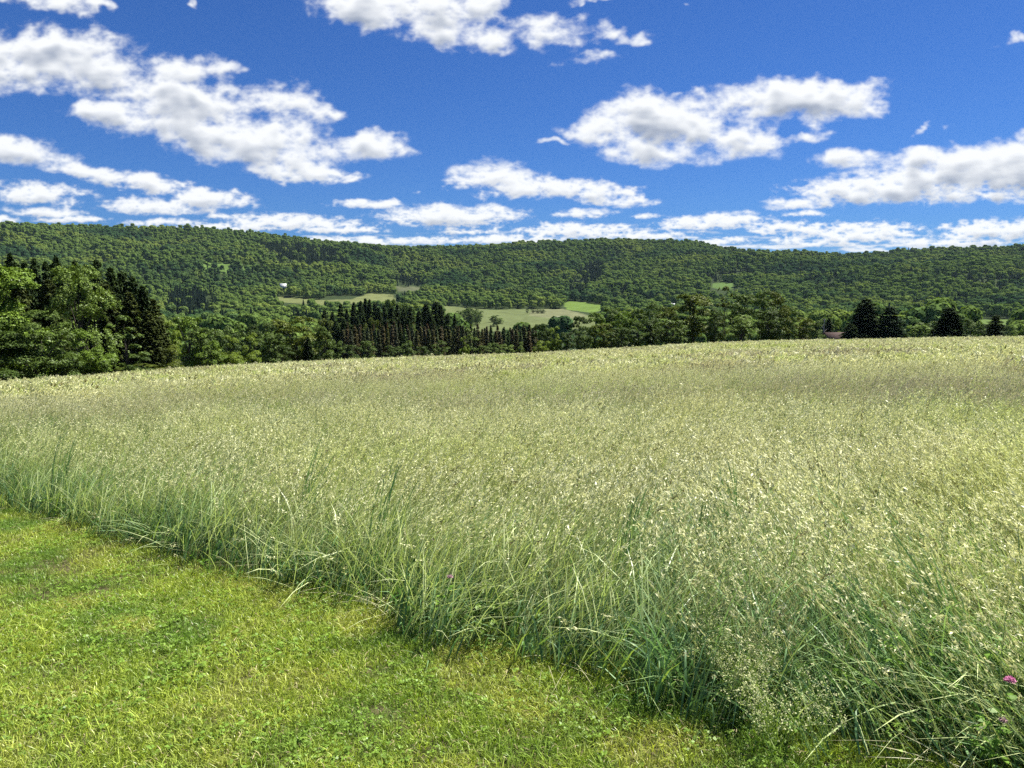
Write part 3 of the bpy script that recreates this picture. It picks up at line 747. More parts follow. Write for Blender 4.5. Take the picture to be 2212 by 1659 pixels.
# belt on the right
for a in [
 ('belt', 1170, 700, 34, 148, DK, "dark tree next to the right end of the brownish spruces"),
 ('belt', 1180, 708, 38, 150, MID, "dark green tree behind the lime tree of the belt"),
 ('round', 1196, 706, 38, 132, LIME, "bright lime tree at the left end of the belt"),
 ('round', 1167, 736, 32, 128, LIME, "low lime bush at the left end of the belt"),
 ('belt', 1250, 684, 34, 140, DK, "dark tree with a raised head right of the lime tree"),
 ('belt', 1226, 718, 34, 132, DK, "shaded tree between the lime tree and the dark raised one"),
 ('belt', 1262, 705, 40, 130, MID, "green tree low in the belt, below the dark raised one"),
 ('belt', 1285, 676, 56, 142, BRI, "yellowish green tree at the start of the belt's even top"),
 ('belt', 1305, 700, 50, 130, OLV, "olive tree low in the belt below the yellowish one"),
 ('belt', 1322, 666, 50, 150, MID, "green tree whose top stands a little above the even part of the belt"),
 ('belt', 1349, 673, 48, 140, BRI, "yellowish tree in the middle of the belt's even top"),
 ('belt', 1378, 668, 52, 142, MID, "green tree with rough top right of the middle yellowish one"),
 ('belt', 1342, 708, 60, 128, DK, "dark low tree in the shade of the belt's middle"),
 ('belt', 1405, 690, 50, 132, DK, "dark tree left of the rounded lower tree"),
 ('belt', 1410, 655, 50, 155, MID, "tree behind the dip left of the big olive tree"),
 ('belt', 1442, 664, 56, 142, OLV, "olive tree leaning on the left of the biggest one"),
 ('belt', 1455, 692, 66, 128, MID, "rounded lower tree before the biggest olive tree"),
 ('belt', 1500, 636, 98, 136, OLV, "biggest olive green tree of the belt, with a wide domed top"),
 ('belt', 1545, 668, 50, 130, DK, "dark tree in the gap right of the biggest olive tree"),
 ('thin', 1567, 620, 34, 150, OLV, "thin airy tree sticking up between the two tall groups"),
 ('belt', 1605, 636, 66, 140, MID, "tall green tree behind the pale bush"),
 ('round', 1605, 681, 72, 124, PAL, "pale grey green bushy tree in front of the tall right group"),
 ('belt', 1652, 627, 60, 138, MID, "tall broadleaf tree at the top of the right group"),
 ('belt', 1680, 632, 56, 134, OLV, "tall yellowish tree next to the top of the right group"),
 ('belt', 1660, 672, 70, 126, DK, "dark lower tree in the right group"),
 ('belt', 1706, 662, 46, 138, MID, "tree on the right shoulder of the right group"),
 ('belt', 1735, 686, 50, 145, OLV, "low tree at the right end of the belt"),
 ('belt', 1765, 692, 40, 175, MID, "bush left of the bare trunk"),
 ('thin', 1790, 680, 26, 240, MID, "small leafy tree behind the bare trunk"),
 ('spruce', 1791, 687, 24, 238, NDK, "small black green spruce behind the low brown roof"),
 ('round', 1818, 690, 34, 262, LIME, "yellow green bush above the low brown roof"),
 ('spruce', 1872, 646, 72, 205, NDK, "biggest dark spruce right of the brown roof"),
 ('spruce', 1838, 700, 40, 200, NDK, "low dark spruce touching the brown roof"),
 ('spruce', 1924, 662, 56, 205, NBL, "greyer and slimmer spruce right of the biggest one"),
 ('spruce', 2053, 665, 64, 170, NDK, "black green spruce standing alone between two gaps"),
 ('pine', 2152, 681, 46, 165, NDK, "short ragged spruce near the right edge of the photo"),
 ('round', 2212, 690, 40, 180, BRI, "green tree cut by the right edge of the photo"),
 ('belt', 1975, 702, 60, 260, BRI, "bright bush between the slim spruce and the lone one"),
 ('belt', 2010, 695, 50, 280, MID, "green tree left of the lone spruce"),
 ('belt', 2098, 690, 46, 250, MID, "rounded bush right of the lone spruce"),
 ('belt', 2125, 700, 30, 230, DK, "small dark bush left of the short ragged spruce"),
 ('belt', 2180, 703, 26, 260, MID, "small bush right of the short ragged spruce"),
]: tree(*a, group="trees of the belt beyond the right half of the field" if a[1] < 1750 else "trees around the low roof and to its right")
# bushes that stand free in the valley meadow
for i in range(15):
    x = 990+rr.random()*100; tp = np.interp(x, [985, 1030, 1095], [664, 666, 682])+rr.uniform(0, 14)
    tree('belt', x, tp, rr.uniform(14, 24), rr.uniform(760, 860), PAL if i % 2 else MID, "pale loose tree of the clump in the valley meadow", group="clump of trees in the valley meadow", minh=6)
for x, tp, w, lb in [(1152, 670, 12, "left bush of the three touching ones in the pale valley field"), (1162, 669, 14, "highest, middle bush of the three touching ones in the pale valley field"), (1172, 672, 13, "right bush of the three touching ones in the pale valley field"), (1139, 671, 8, "smallest bush, standing apart left of the three in the pale valley field")]:
    tree('belt', x, tp, w, 1030, DK, lb, group="row of bushes in the pale valley field", minh=5)

# bare grey trunk by the roof
def bare_trunk():
    az, s = ray(1781, 684); r = 226; X, Y = r*math.sin(az), r*math.cos(az); zb = gz(X, Y); H = EYE-s*r-zb
    ob = empty("dead_tree", (X, Y, zb)); tag(ob, "thin bare grey trunk standing beside the low brown roof", "tree")
    V, Fq = tube([(0, 0, -.3), (.1, 0, H*.4), (-.05, 0, H*.8), (.25, .1, H)], [.24, .19, .12, .04], 8)
    add("trunk", mesh_from("trunk", V, Fq, [MAT_PALE_BARK], smooth=True), ob)
    parts = []
    for q, an, ln in [(.55, .4, 1.3), (.66, 2.8, 1.5), (.74, 5.0, 1.2), (.82, 1.0, 1.4), (.88, 3.6, 1.0)]:
        b = np.array([0, 0, H*q]); parts.append(tube([b, b+np.array([math.cos(an)*ln*.5, math.sin(an)*ln*.5, .5*ln]), b+np.array([math.cos(an)*ln, math.sin(an)*ln, .8*ln])], [.07, .045, .015], 5))
    for k, (V, Fq) in enumerate(parts): add("branch", mesh_from("branch", V, Fq, [MAT_PALE_BARK]), ob)
bare_trunk()

# ------------------------------------------------------------------ buildings
MAT_ROOF = solid_material("brown_shingles", (.12, .075, .06), (.07, .045, .038), 3, .85)
MAT_WHITE = solid_material("white_siding", (.8, .8, .78), (.7, .7, .68), 2, .7)
MAT_METAL = solid_material("pale_metal_roof", (.7, .7, .7), (.6, .6, .6), 1, .5)
MAT_DARKW = solid_material("dark_boards_barn_shade", (.06, .05, .045), (.03, .025, .02), 3, .9)  # dark boards; on the barn this colour also carries its backlit shade
MAT_GLASS = solid_material("window_glass", (.03, .035, .04), (.02, .02, .025), 3, .1)
def box_me(name, x0, x1, y0, y1, z0, z1, mat):
    V = [(x, y, z) for z in (z0, z1) for y in (y0, y1) for x in (x0, x1)]
    Fq = [(0, 2, 3, 1), (4, 5, 7, 6), (0, 1, 5, 4), (2, 6, 7, 3), (0, 4, 6, 2), (1, 3, 7, 5)]
    return mesh_from(name, V, Fq, [mat])
def gable(x0, x1, y0, y1, z, rise, over, th, mat):
    """two thick roof planes"""
    ym = (y0+y1)/2; V = []; Fq = []
    k = rise/(ym-y0)
    for sgn in (-1, 1):
        ye = (y0-over) if sgn < 0 else (y1+over); ze = z-over*k
        b = len(V)
        for xx in (x0-over, x1+over):
            for (yy, zz) in ((ye, ze), (ym, z+rise), (ym, z+rise+th), (ye, ze+th)): V.append((xx, yy, zz))
        Fq += [(b, b+1, b+2, b+3), (b+4, b+7, b+6, b+5), (b+3, b+2, b+6, b+7), (b, b+4, b+5, b+1), (b, b+3, b+7, b+4)]
    return mesh_from("roof", V, Fq, [mat])
def building(name, label, cat, x, y_base, r, wpx, depth, wall_h, rise, wallm, roofm, rz=0.0, wins=2, zoff=0.0):
    az, s = ray(x, y_base); X, Y = r*math.sin(az), r*math.cos(az); w = wpx*r*math.cos(az)/FPX
    ob = empty(name, (X, Y, gz(X, Y)+zoff), rz); tag(ob, label, cat)
    h = w/2
    ww = box_me("wall", -h, h, -depth/2, depth/2, -1.0, wall_h, wallm); add("wall", ww, ob)
    gb = [(-h, -depth/2, wall_h), (-h, depth/2, wall_h), (-h, 0, wall_h+rise-.02), (h, -depth/2, wall_h), (h, depth/2, wall_h), (h, 0, wall_h+rise-.02)]
    add("gable", mesh_from("gable", gb, [np.array([(0, 1, 2), (3, 5, 4)])], [wallm]), ob)
    add("roof", gable(-h, h, -depth/2, depth/2, wall_h+.01, rise, .35, .14, roofm), ob)
    for i in range(wins):
        cx = -h+w*(i+.5)/wins
        f = add("window", box_me("window", cx-.45, cx+.45, -depth/2-.05, -depth/2-.005, wall_h*.35, wall_h*.8, MAT_WHITE if wallm is not MAT_WHITE else MAT_DARKW), ob)
        add("pane", box_me("pane", cx-.36, cx+.36, -depth/2-.07, -depth/2-.053, wall_h*.35+.1, wall_h*.8-.1, MAT_GLASS), f)
    return ob
SHED_Z = EYE-ray(1809, 718)[1]*222-3.5-gz(222*math.sin(ray(1809, 731)[0]), 222*math.cos(ray(1809, 731)[0]))
print("shed z", SHED_Z)
building("shed", "low building showing only its brown roof above the hayfield edge", "shed", 1809, 731, 222, 56, 5.5, 1.9, 1.5, MAT_DARKW, MAT_ROOF, .12, 3, zoff=SHED_Z)
building("barn", "tiny barn with a white roof and dark wall in the valley meadow", "barn", 1204, 695, 860, 12, 5, 3.0, 1.8, MAT_DARKW, MAT_METAL, -.1, 2)
hz = ray(616, 611)
building("house", "white house among the trees low on the left hill", "house", 612, 622, 1395, 13, 7, 4.2, 2.6, MAT_WHITE, MAT_METAL, .3, 3, zoff=10.0)
building("house", "left one of two tiny white houses behind the belt of trees", "house", 1448, 660, 1120, 6, 5, 3.4, 1.6, MAT_WHITE, MAT_METAL, .2, 1, zoff=6)
building("house", "right one of two tiny white houses behind the belt of trees", "house", 1455, 660, 1120, 5, 5, 3.2, 1.4, MAT_WHITE, MAT_METAL, -.2, 1, zoff=6)

# ------------------------------------------------------------------ far woods
def far_crown(seed, conifer=False):
    rng = np.random.RandomState(seed)
    if conifer:
        n = 900; t = rng.rand(n)**.8; an = rng.rand(n)*2*np.pi; R = 2.5*(1-t)**.8*(.6+.4*rng.rand(n))+.1
        C = np.stack([R*np.cos(an), R*np.sin(an), 1+14*t], 1); Nn = np.stack([np.cos(an)*.7, np.sin(an)*.7, .6+0*an], 1)+rng.normal(size=(n, 3))*.3
        V, Fq = cards(C, Nn, 1.0, .5, rng)
        return mesh_from("far_conifer", V, Fq, [MAT_FAR_CON])
    n = 900; L = []
    k = rng.randint(8, 12)
    for i in range(k):
        t = rng.uniform(.45, 1); an = rng.rand()*6.28; pr = math.sqrt(max(0.03, 1-((t-.45)/.6)**2))
        lr = rng.uniform(1.7, 2.6); rr_ = max(0, 4.8*pr*math.sqrt(rng.rand())-lr*.3)
        L.append((rr_*math.cos(an), rr_*math.sin(an), min(12*t, 12-lr), lr))
    L.append((0, 0, 5.5, 4.2))
    L = np.array(L); wgt = L[:, 3]**2; wh = rng.choice(k+1, n, p=wgt/wgt.sum()); d = rng.normal(size=(n, 3)); d[:, 2] = np.where(d[:, 2] < -.3, -d[:, 2], d[:, 2]); d /= np.linalg.norm(d, axis=1, keepdims=True)
    C = L[wh, :3]+d*L[wh, 3:4]*(.9+.14*rng.rand(n, 1)); Nn = d+np.array([0, 0, .15])+rng.normal(size=(n, 3))*.16
    V, Fq = cards(C, Nn, 1.5, .85, rng)
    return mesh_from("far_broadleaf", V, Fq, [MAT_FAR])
MAT_FAR = leaf_material("far_leaves", (.100, .165, .042), (.170, .245, .060), transl=.22, tcol=(1.2, 1.3, .5), vary=.22, gloss=0, big=(.055, .110, .045), big_scale=.0045, big2=(.20, .26, .06), big2_scale=.007, rand_amt=.85)  # large dark patches paint in hill shade, besides species and young-growth tones
MAT_FAR_CON = leaf_material("far_needles", (.024, .048, .030), (.036, .062, .036), transl=.1, vary=.25, gloss=0, rand_amt=.8)
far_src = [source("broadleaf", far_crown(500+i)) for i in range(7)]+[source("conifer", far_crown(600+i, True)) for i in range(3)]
def woods(name, r0, r1, spacing, seed, label):
    rng = np.random.RandomState(seed)
    azm = math.radians(44)
    area = azm*(r1*r1-r0*r0)
    n = int(area/spacing**2)
    r = np.sqrt(rng.rand(n)*(r1*r1-r0*r0)+r0*r0); az = (rng.rand(n)*2-1)*azm
    X = r*np.sin(az); Y = r*np.cos(az); Z = terrain(az, r)
    px, py = seen_at(X, Y, Z)
    w = fbm(X/60, Y/60, 3, 401)*5
    keep = np.ones(n, bool)
    for i, (poly, _) in enumerate(MEADOWS):
        mi = inpoly(px+w*2, py+w*.4, poly)
        if i in (7, 8): mi &= rng.rand(n) < .75
        if i in (0, 2): mi |= inpoly(px, py-10, poly) & (py > 650+40*(i == 0)) & (r > 500)   # nothing may stand close in front
        keep &= ~mi
    ptop = py-13*FPX/r
    for x0, x1, t0, yb in ((955, 1292, 668, 712), (600, 700, 648, 656), (700, 862, 640, 653), (1212, 1306, 660, 675), (1532, 1590, 612, 632), (2090, 2190, 691, 701), (852, 912, 622, 630)):
        keep &= ~((px > x0) & (px < x1) & (py > t0) & (ptop < yb))
    keep &= ~((np.abs(px-1202) < 14) & (r > 800) & (r < 900))
    keep &= ~((np.abs(px-614) < 14) & (r > 1330) & (r < 1420))
    keep &= ~((np.abs(px-1451) < 9) & (r > 1075) & (r < 1140))
    keep &= ~((r < 330) & (np.abs(px-1106) < 400))
    keep &= ~((r < 290))
    con = np.zeros(n, bool)
    for poly in CONIFER_STANDS: con |= inpoly(px, py, poly)
    cn = fbm(X/140, Y/140, 3, 77)
    pc = np.where(con, .95, .03+.7*(cn > .27))  # noise-picked conifers added as dark patches for the shade of hill folds
    isc = rng.rand(n) < pc
    X, Y, Z, r, isc = X[keep], Y[keep], Z[keep], r[keep], isc[keep]; n = len(X)
    idx = np.where(isc, 7+rng.randint(0, 3, n), rng.randint(0, 7, n))
    s = .5+.85*rng.rand(n)**1.3*np.where(rng.rand(n) < .12, 1.2, 1)
    s = np.where(isc, s*.78, s)
    S = np.stack([s, s, s*rng.uniform(.85, 1.25, n)], 1)
    R = np.stack([0*s, 0*s, rng.rand(n)*6.28], 1)
    print(name, n)
    return scatter(name, np.stack([X, Y, Z-1.0*s], 1), R, S, idx, far_src, label=label)
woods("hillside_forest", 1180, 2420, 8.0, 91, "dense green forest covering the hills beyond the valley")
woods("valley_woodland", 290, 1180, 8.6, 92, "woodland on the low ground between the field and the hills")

# ------------------------------------------------------------------ air
hz_m = bpy.data.materials.new("valley_haze"); nt, N, L = nodes_of(hz_m)
out = N('ShaderNodeOutputMaterial'); pv = N('ShaderNodeVolumePrincipled'); pv.inputs['Color'].default_value = (.62, .84, 1.0, 1)
pv.inputs['Density'].default_value = 1.9e-5; pv.inputs['Anisotropy'].default_value = 0.2
L(pv.outputs[0], out.inputs['Volume'])
hz_m.cycles.homogeneous_volume = True; hz_m.cycles.volume_sampling = 'DISTANCE'
hb = add("haze", box_me("haze", -3050, 3050, -3050, 3050, -420, 262, hz_m)); tag(hb, kind="stuff", label="thin summer haze lying over the valley")
# ------------------------------------------------------------------ grass
EDGE_PX = [(0, 1097), (200, 1147), (400, 1202), (600, 1260), (800, 1318), (950, 1368), (1100, 1425), (1300, 1478), (1500, 1540), (1700, 1598), (1900, 1655), (2050, 1715)]
def hit(x, y):
    az, s = ray(x, y); r = EYE/s
    for _ in range(12):
        z = float(near_z(np.array([az]), np.array([r]))[0]); r = (EYE-z)/s
    return r*math.sin(az), r*math.cos(az)
EDGE = [hit(x, y) for x, y in EDGE_PX]
_d0 = np.array(EDGE[0])-np.array(EDGE[2]); _d0 /= np.linalg.norm(_d0); _d1 = np.array(EDGE[-1])-np.array(EDGE[-4]); _d1 /= np.linalg.norm(_d1)
EDGE = [tuple(np.array(EDGE[0])+_d0*60)]+EDGE+[tuple(np.array(EDGE[-1])+_d1*30)]
EA = np.array(EDGE)
def edge_dist(X, Y):
    """signed distance to the mowing edge, positive inside the uncut hay"""
    best = np.full(X.shape, 1e9); sg = np.ones(X.shape)
    for i in range(len(EA)-1):
        a = EA[i]; b = EA[i+1]; d = b-a; l2 = d@d
        t = np.clip(((X-a[0])*d[0]+(Y-a[1])*d[1])/l2, 0, 1)
        qx = a[0]+t*d[0]; qy = a[1]+t*d[1]; ds = np.hypot(X-qx, Y-qy)
        cr = d[0]*(Y-a[1])-d[1]*(X-a[0])
        m = ds < best; best = np.where(m, ds, best); sg = np.where(m, np.sign(cr), sg)
    return best*sg
def blades(rng, base, h, w, lean, lean_dir, curl, seg=3, face=None):
    """ribbons: base (n,2|3), height, width, lean (m sideways at the tip), direction of lean"""
    n = len(base)
    t = np.linspace(0, 1, seg+1)
    B = np.zeros((n, 3)); B[:, :base.shape[1]] = base
    dx = np.cos(lean_dir)*lean; dy = np.sin(lean_dir)*lean
    fa = rng.rand(n)*2*np.pi if face is None else face
    wx = np.cos(fa)*.5; wy = np.sin(fa)*.5
    V = []; 
    for k in range(seg):
        tt = t[k]
        bend = tt**1.8
        zz = h*(tt-curl*tt**3)
        prof = w*(.65+.35*np.sin(min(1, tt*1.6)*np.pi)) if k else w*.55
        cx = B[:, 0]+dx*bend; cy = B[:, 1]+dy*bend; cz = B[:, 2]+zz
        V.append(np.stack([cx-wx*prof, cy-wy*prof, cz], 1)); V.append(np.stack([cx+wx*prof, cy+wy*prof, cz], 1))
    V.append(np.stack([B[:, 0]+dx, B[:, 1]+dy, B[:, 2]+h*(1-curl)], 1))
    m = len(V); V = np.stack(V, 1).reshape(-1, 3)
    o_ = np.arange(n)[:, None]*m
    Q = np.concatenate([o_+np.array([[2*k, 2*k+1, 2*k+3, 2*k+2]]) for k in range(seg-1)]) if seg > 1 else np.zeros((0, 4), int)
    T = o_+np.array([[2*seg-2, 2*seg-1, 2*seg]])
    tip = V.reshape(n, m, 3)[:, -1]
    return V, Q, T, tip
class Clump:
    def __init__(s): s.V = []; s.Q = []; s.T = []; s.qm = []; s.tm = []; s.o = 0
    def add(s, V, Q, T, m):
        s.V.append(V)
        if len(Q): s.Q.append(Q+s.o); s.qm.append(np.full(len(Q), m))
        if T is not None and len(T): s.T.append(T+s.o); s.tm.append(np.full(len(T), m))
        s.o += len(V)
    def mesh(s, name, mats):
        F_ = []; mi = []
        if s.Q: F_.append(np.concatenate(s.Q)); mi.append(np.concatenate(s.qm))
        if s.T: F_.append(np.concatenate(s.T)); mi.append(np.concatenate(s.tm))
        return mesh_from(name, np.concatenate(s.V), F_, mats, np.concatenate(mi))
def disc(rng, n, R): 
    a = rng.rand(n)*6.283; r = R*np.sqrt(rng.rand(n)); return np.stack([r*np.cos(a), r*np.sin(a)], 1)
MAT_BLADE = leaf_material("grass_blades", (.16, .25, .060), (.27, .35, .10), transl=.26, tcol=(1.2, 1.3, .5), vary=.4, gloss=.08, rough=.42, big=(.10, .19, .070), big_scale=.35, rand_amt=.3)
MAT_LUSH = leaf_material("lush_blades", (.085, .19, .070), (.20, .32, .14), transl=.24, tcol=(1.1, 1.3, .6), vary=.35, gloss=.08, rough=.45, rand_amt=.3)
MAT_STEM = leaf_material("hay_stems", (.38, .42, .16), (.50, .50, .24), transl=.25, tcol=(1.1, 1.1, .7), vary=.3, gloss=.16, rough=.35, rand_amt=.3)
MAT_SEED = leaf_material("seed_heads", (.65, .67, .33), (.84, .82, .52), transl=.28, tcol=(1.05, 1.05, .75), vary=.3, gloss=.05, rand_amt=.35, big=(.64, .70, .28), big_scale=.16, big2=(.50, .46, .30), big2_scale=.09, aniso=2.4)
MAT_DARKSEED = leaf_material("dark_heads", (.13, .15, .06), (.22, .19, .10), transl=.25, vary=.3, gloss=.03)
MAT_TURF = leaf_material("mown_blades", (.24, .36, .038), (.45, .52, .095), transl=.28, tcol=(1.2, 1.25, .4), vary=.45, gloss=.12, rough=.35, big=(.17, .29, .045), big_scale=.9, big2=(.42, .47, .10), big2_scale=1.6, rand_amt=.35)
MAT_THATCH = leaf_material("dry_clippings", (.34, .28, .13), (.46, .40, .22), transl=.15, tcol=(1, 1, 1), vary=.3, gloss=.05)
MAT_CLOVER = leaf_material("clover_leaves", (.13, .23, .032), (.21, .33, .05), transl=.25, tcol=(1.1, 1.3, .4), vary=.3, gloss=.10)
MAT_FROTH = leaf_material("bedstraw_flowers", (.58, .62, .30), (.74, .74, .44), transl=.35, tcol=(1, 1, .85), vary=.2, gloss=0)
MAT_LONG = leaf_material("long_blades", (.38, .48, .18), (.62, .67, .34), big=(.22, .38, .15), big_scale=.30, aniso=1.8, transl=.26, tcol=(1.1, 1.2, .6), vary=.35, gloss=.1, rough=.4, rand_amt=.3)
GM = [MAT_BLADE, MAT_STEM, MAT_SEED, MAT_DARKSEED, MAT_LUSH, MAT_CLOVER, MAT_FROTH, MAT_THATCH, MAT_TURF, MAT_LONG]
WD = 0.0
def seed_heads(cl, rng, tip, direc, ln, wd, n_per, mat, size):
    """loose panicle: little plates about the upper stem"""
    n = len(tip); rep = np.repeat(np.arange(n), n_per); t = rng.rand(len(rep))
    back = -direc[rep]*(ln*t)[:, None]
    spread = rng.normal(size=(len(rep), 3))*(wd*(1-.55*np.abs(t-.4)))[:, None]*np.array([1, 1, .5])
    C = tip[rep]+back+spread
    A = direc[rep]+rng.normal(size=(len(rep), 3))*.45; A /= np.linalg.norm(A, axis=1, keepdims=True)
    B = np.cross(A, rng.normal(size=A.shape)); B /= np.linalg.norm(B, axis=1, keepdims=True)
    sz = (size*(.7+.6*rng.rand(len(rep))))[:, None]; A = A*sz*.62; B = B*sz*.17
    V = np.stack([C-A, C-B, C+A, C+B], 1).reshape(-1, 3); Fq = np.arange(len(rep))[:, None]*4+np.array([[0, 1, 2, 3]])
    cl.add(V, Fq, None, mat)
def hay_clump(seed, R=.32, n_stem=19, n_leaf=32, H=.80, leafy=0.0, k=1.0):
    rng = np.random.RandomState(seed); cl = Clump()
    b = disc(rng, n_leaf, R); nl = n_leaf
    lush = rng.rand(nl) < leafy
    for m, sel in ((0, ~lush), (4, lush)):
        c = sel.sum()
        if c:
            V, Q, T, _ = blades(rng, b[sel], rng.uniform(.25, .62, c)*H*(1.12 if m == 4 else 1), (rng.uniform(.006, .011, c) if m == 0 else rng.uniform(.008, .016, c))*k, rng.uniform(.06, .42, c)*H, WD+rng.normal(size=c)*1.1, rng.uniform(.05, .5, c))
            cl.add(V, Q, T, m)
    c = int(n_leaf*.42); V, Q, T, _ = blades(rng, disc(rng, c, R), rng.uniform(.55, .98, c)*H, rng.uniform(.0045, .009, c)*k, rng.uniform(.15, .75, c)*H, WD+rng.normal(size=c)*.8, rng.uniform(.02, .35, c), seg=4)
    cl.add(V, Q, T, 9)
    n = n_stem; b = disc(rng, n, R)
    h = H*rng.uniform(.78, 1.15, n); ln = h*rng.uniform(.06, .5, n); ld = WD+rng.normal(size=n)*.75
    V, Q, T, tip = blades(rng, b, h, np.full(n, .0032*k), ln, ld, np.full(n, .04))
    cl.add(V, Q, T, 1)
    dr = np.stack([np.cos(ld)*ln*1.8, np.sin(ld)*ln*1.8, h], 1); dr /= np.linalg.norm(dr, axis=1, keepdims=True)
    kind = rng.rand(n)
    a = kind < .62
    if a.any(): seed_heads(cl, rng, tip[a], dr[a], .14, .009*k, 13, 2, .020*k)
    a = (kind >= .62) & (kind < .86)
    if a.any(): seed_heads(cl, rng, tip[a], dr[a], .08, .003*k, 9, 2, .020*k)
    a = kind >= .93
    if a.any(): seed_heads(cl, rng, tip[a], dr[a], .08, .004*k, 8, 3, .019*k)
    return cl
def low_clump(seed, R=.2):
    """bent leaves and clover of the field edge"""
    rng = np.random.RandomState(seed); cl = Clump(); n = 34
    V, Q, T, _ = blades(rng, disc(rng, n, R), rng.uniform(.08, .34, n), rng.uniform(.004, .009, n), rng.uniform(.08, .38, n), WD+rng.normal(size=n)*1.3, rng.uniform(.1, .6, n))
    cl.add(V, Q, T, 4 if seed % 2 else 0)
    n = 12; V, Q, T, _ = blades(rng, disc(rng, n, R), rng.uniform(.04, .16, n), rng.uniform(.003, .005, n), rng.uniform(.2, .5, n), WD+rng.normal(size=n)*.7, rng.uniform(.0, .3, n))
    cl.add(V, Q, T, 1)
    n = 26; c = disc(rng, n, R); C = np.concatenate([c, rng.uniform(.05, .24, (n, 1))], 1)
    C = np.repeat(C, 3, 0)+np.tile(np.array([[.014, 0, 0], [-.007, .012, 0], [-.007, -.012, 0]]), (n, 1))
    V, Fq = cards(C, rng.normal(size=(3*n, 3))*.35+np.array([0, 0, 1]), .026, .8, rng); cl.add(V, Fq, None, 5)
    return cl
def mown_clump(seed, R=.13, clover=False):
    rng = np.random.RandomState(seed); cl = Clump(); n = 125
    V, Q, T, _ = blades(rng, disc(rng, n, R), rng.uniform(.022, .062, n), rng.uniform(.0026, .0052, n), rng.uniform(.008, .05, n), rng.rand(n)*6.28, rng.uniform(0, .5, n), seg=2)
    cl.add(V, Q, T, 8)
    n = 5; C = np.concatenate([disc(rng, n, R), rng.uniform(.008, .035, (n, 1))], 1)
    V, Fq = cards(C, rng.normal(size=(n, 3))*.5+np.array([0, 0, 1]), .034, .08, rng); cl.add(V, Fq, None, 7)
    if clover:
        n = 16; C = np.concatenate([disc(rng, n, R), rng.uniform(.02, .04, (n, 1))], 1)
        C = np.repeat(C, 3, 0)+np.tile(np.array([[.007, 0, 0], [-.004, .006, 0], [-.004, -.006, 0]]), (n, 1))
        V, Fq = cards(C, rng.normal(size=(3*n, 3))*.3+np.array([0, 0, 1]), .014, .85, rng); cl.add(V, Fq, None, 5)
    return cl
hay_src = [source("hay", hay_clump(700+i, leafy=.15).mesh("hay", GM)) for i in range(5)]        # 0-4
hay_src += [source("lush_hay", hay_clump(720+i, n_stem=6, n_leaf=52, leafy=.6, H=.74).mesh("lush_hay", GM)) for i in range(4)]   # 5-8
hay_src += [source("edge_grass", low_clump(740+i).mesh("edge_grass", GM)) for i in range(4)]   # 9-12
far_hay = [source("distant_hay", hay_clump(760+i, R=.8, n_stem=60, n_leaf=50, leafy=.10, k=3.3).mesh("distant_hay", GM)) for i in range(4)]
turf_src = [source("turf", mown_clump(780+i, clover=i >= 3).mesh("turf", GM)) for i in range(5)]
def sector(rng, r0, r1, dens, azm=50.):
    a = math.radians(azm); n = int(a*(r1*r1-r0*r0)*dens)
    r = np.sqrt(rng.rand(n)*(r1*r1-r0*r0)+r0*r0); az = (rng.rand(n)*2-1)*a
    return r*np.sin(az), r*np.cos(az)
def wind(X, Y, rng, spread=.5):
    """which way the stems lie: to the right over most of the field, towards the lawn and left in the near right corner"""
    t = sst(.4, 2.2, X)*sst(7.5, 3.5, Y)
    base = -.15+(math.pi+.3)*t
    return base+fbm(X/2.2, Y/2.2, 3, 811)*1.6+rng.normal(size=X.shape)*spread
rng = np.random.RandomState(17)
# uncut hay, near
PX_, PY_, IX, SX, TL = [], [], [], [], []
for r0, r1, dens in ((1.0, 7, 44), (1.0, 9, -30), (6, 12, 26), (12, 22, 15)):
    X, Y = sector(rng, r0, r1, abs(dens), 56)
    d = edge_dist(X, Y)+fbm(X/.8, Y/.8, 3, 821)*.22
    k = (d > .10) & ((dens > 0) | (d < .7)); X, Y, d = X[k], Y[k], d[k]
    pl = .12+.85*np.exp(-np.maximum(0, d-.8)/1.3)+fbm(X/1.5, Y/1.5, 3, 823)*.55
    lush = rng.rand(len(X)) < pl
    edge = (rng.rand(len(X)) < .22*np.exp(-d/.25))
    ix = np.where(lush, 5+rng.randint(0, 4, len(X)), rng.randint(0, 5, len(X)))
    ix = np.where(edge, 9+rng.randint(0, 4, len(X)), ix)
    sc = rng.uniform(.75, 1.1, len(X))*(.80+.20*sst(.0, .7, d))*(1+.30*fbm(X/1.6, Y/1.6, 4, 825))
    PX_.append(X); PY_.append(Y); IX.append(ix); SX.append(sc)
X = np.concatenate(PX_); Y = np.concatenate(PY_); ix = np.concatenate(IX); sc = np.concatenate(SX)
d = edge_dist(X, Y)
tilt = .14+rng.normal(size=len(X))*.10+.30*sst(.3, 1.8, X)*sst(6.5, 3.5, Y)*rng.rand(len(X))
lay = (rng.rand(len(X)) < .20*np.exp(-np.maximum(d, 0)/.2)); phi = wind(X, Y, rng)
phi = np.where(lay, np.where(X > .3, 2.9, 4.0)+rng.normal(size=len(X))*.7, phi); tilt = np.where(lay, rng.uniform(.3, .7, len(X)), tilt)
rot = np.stack([rng.normal(size=len(X))*.10, tilt, phi], 1)
print("hay near", len(X))
scatter("hay_grass", np.stack([X, Y, ground(X, Y)-.01], 1), rot, sc, ix, hay_src, label="tall uncut hay grass with pale seed heads next to the mown lawn")
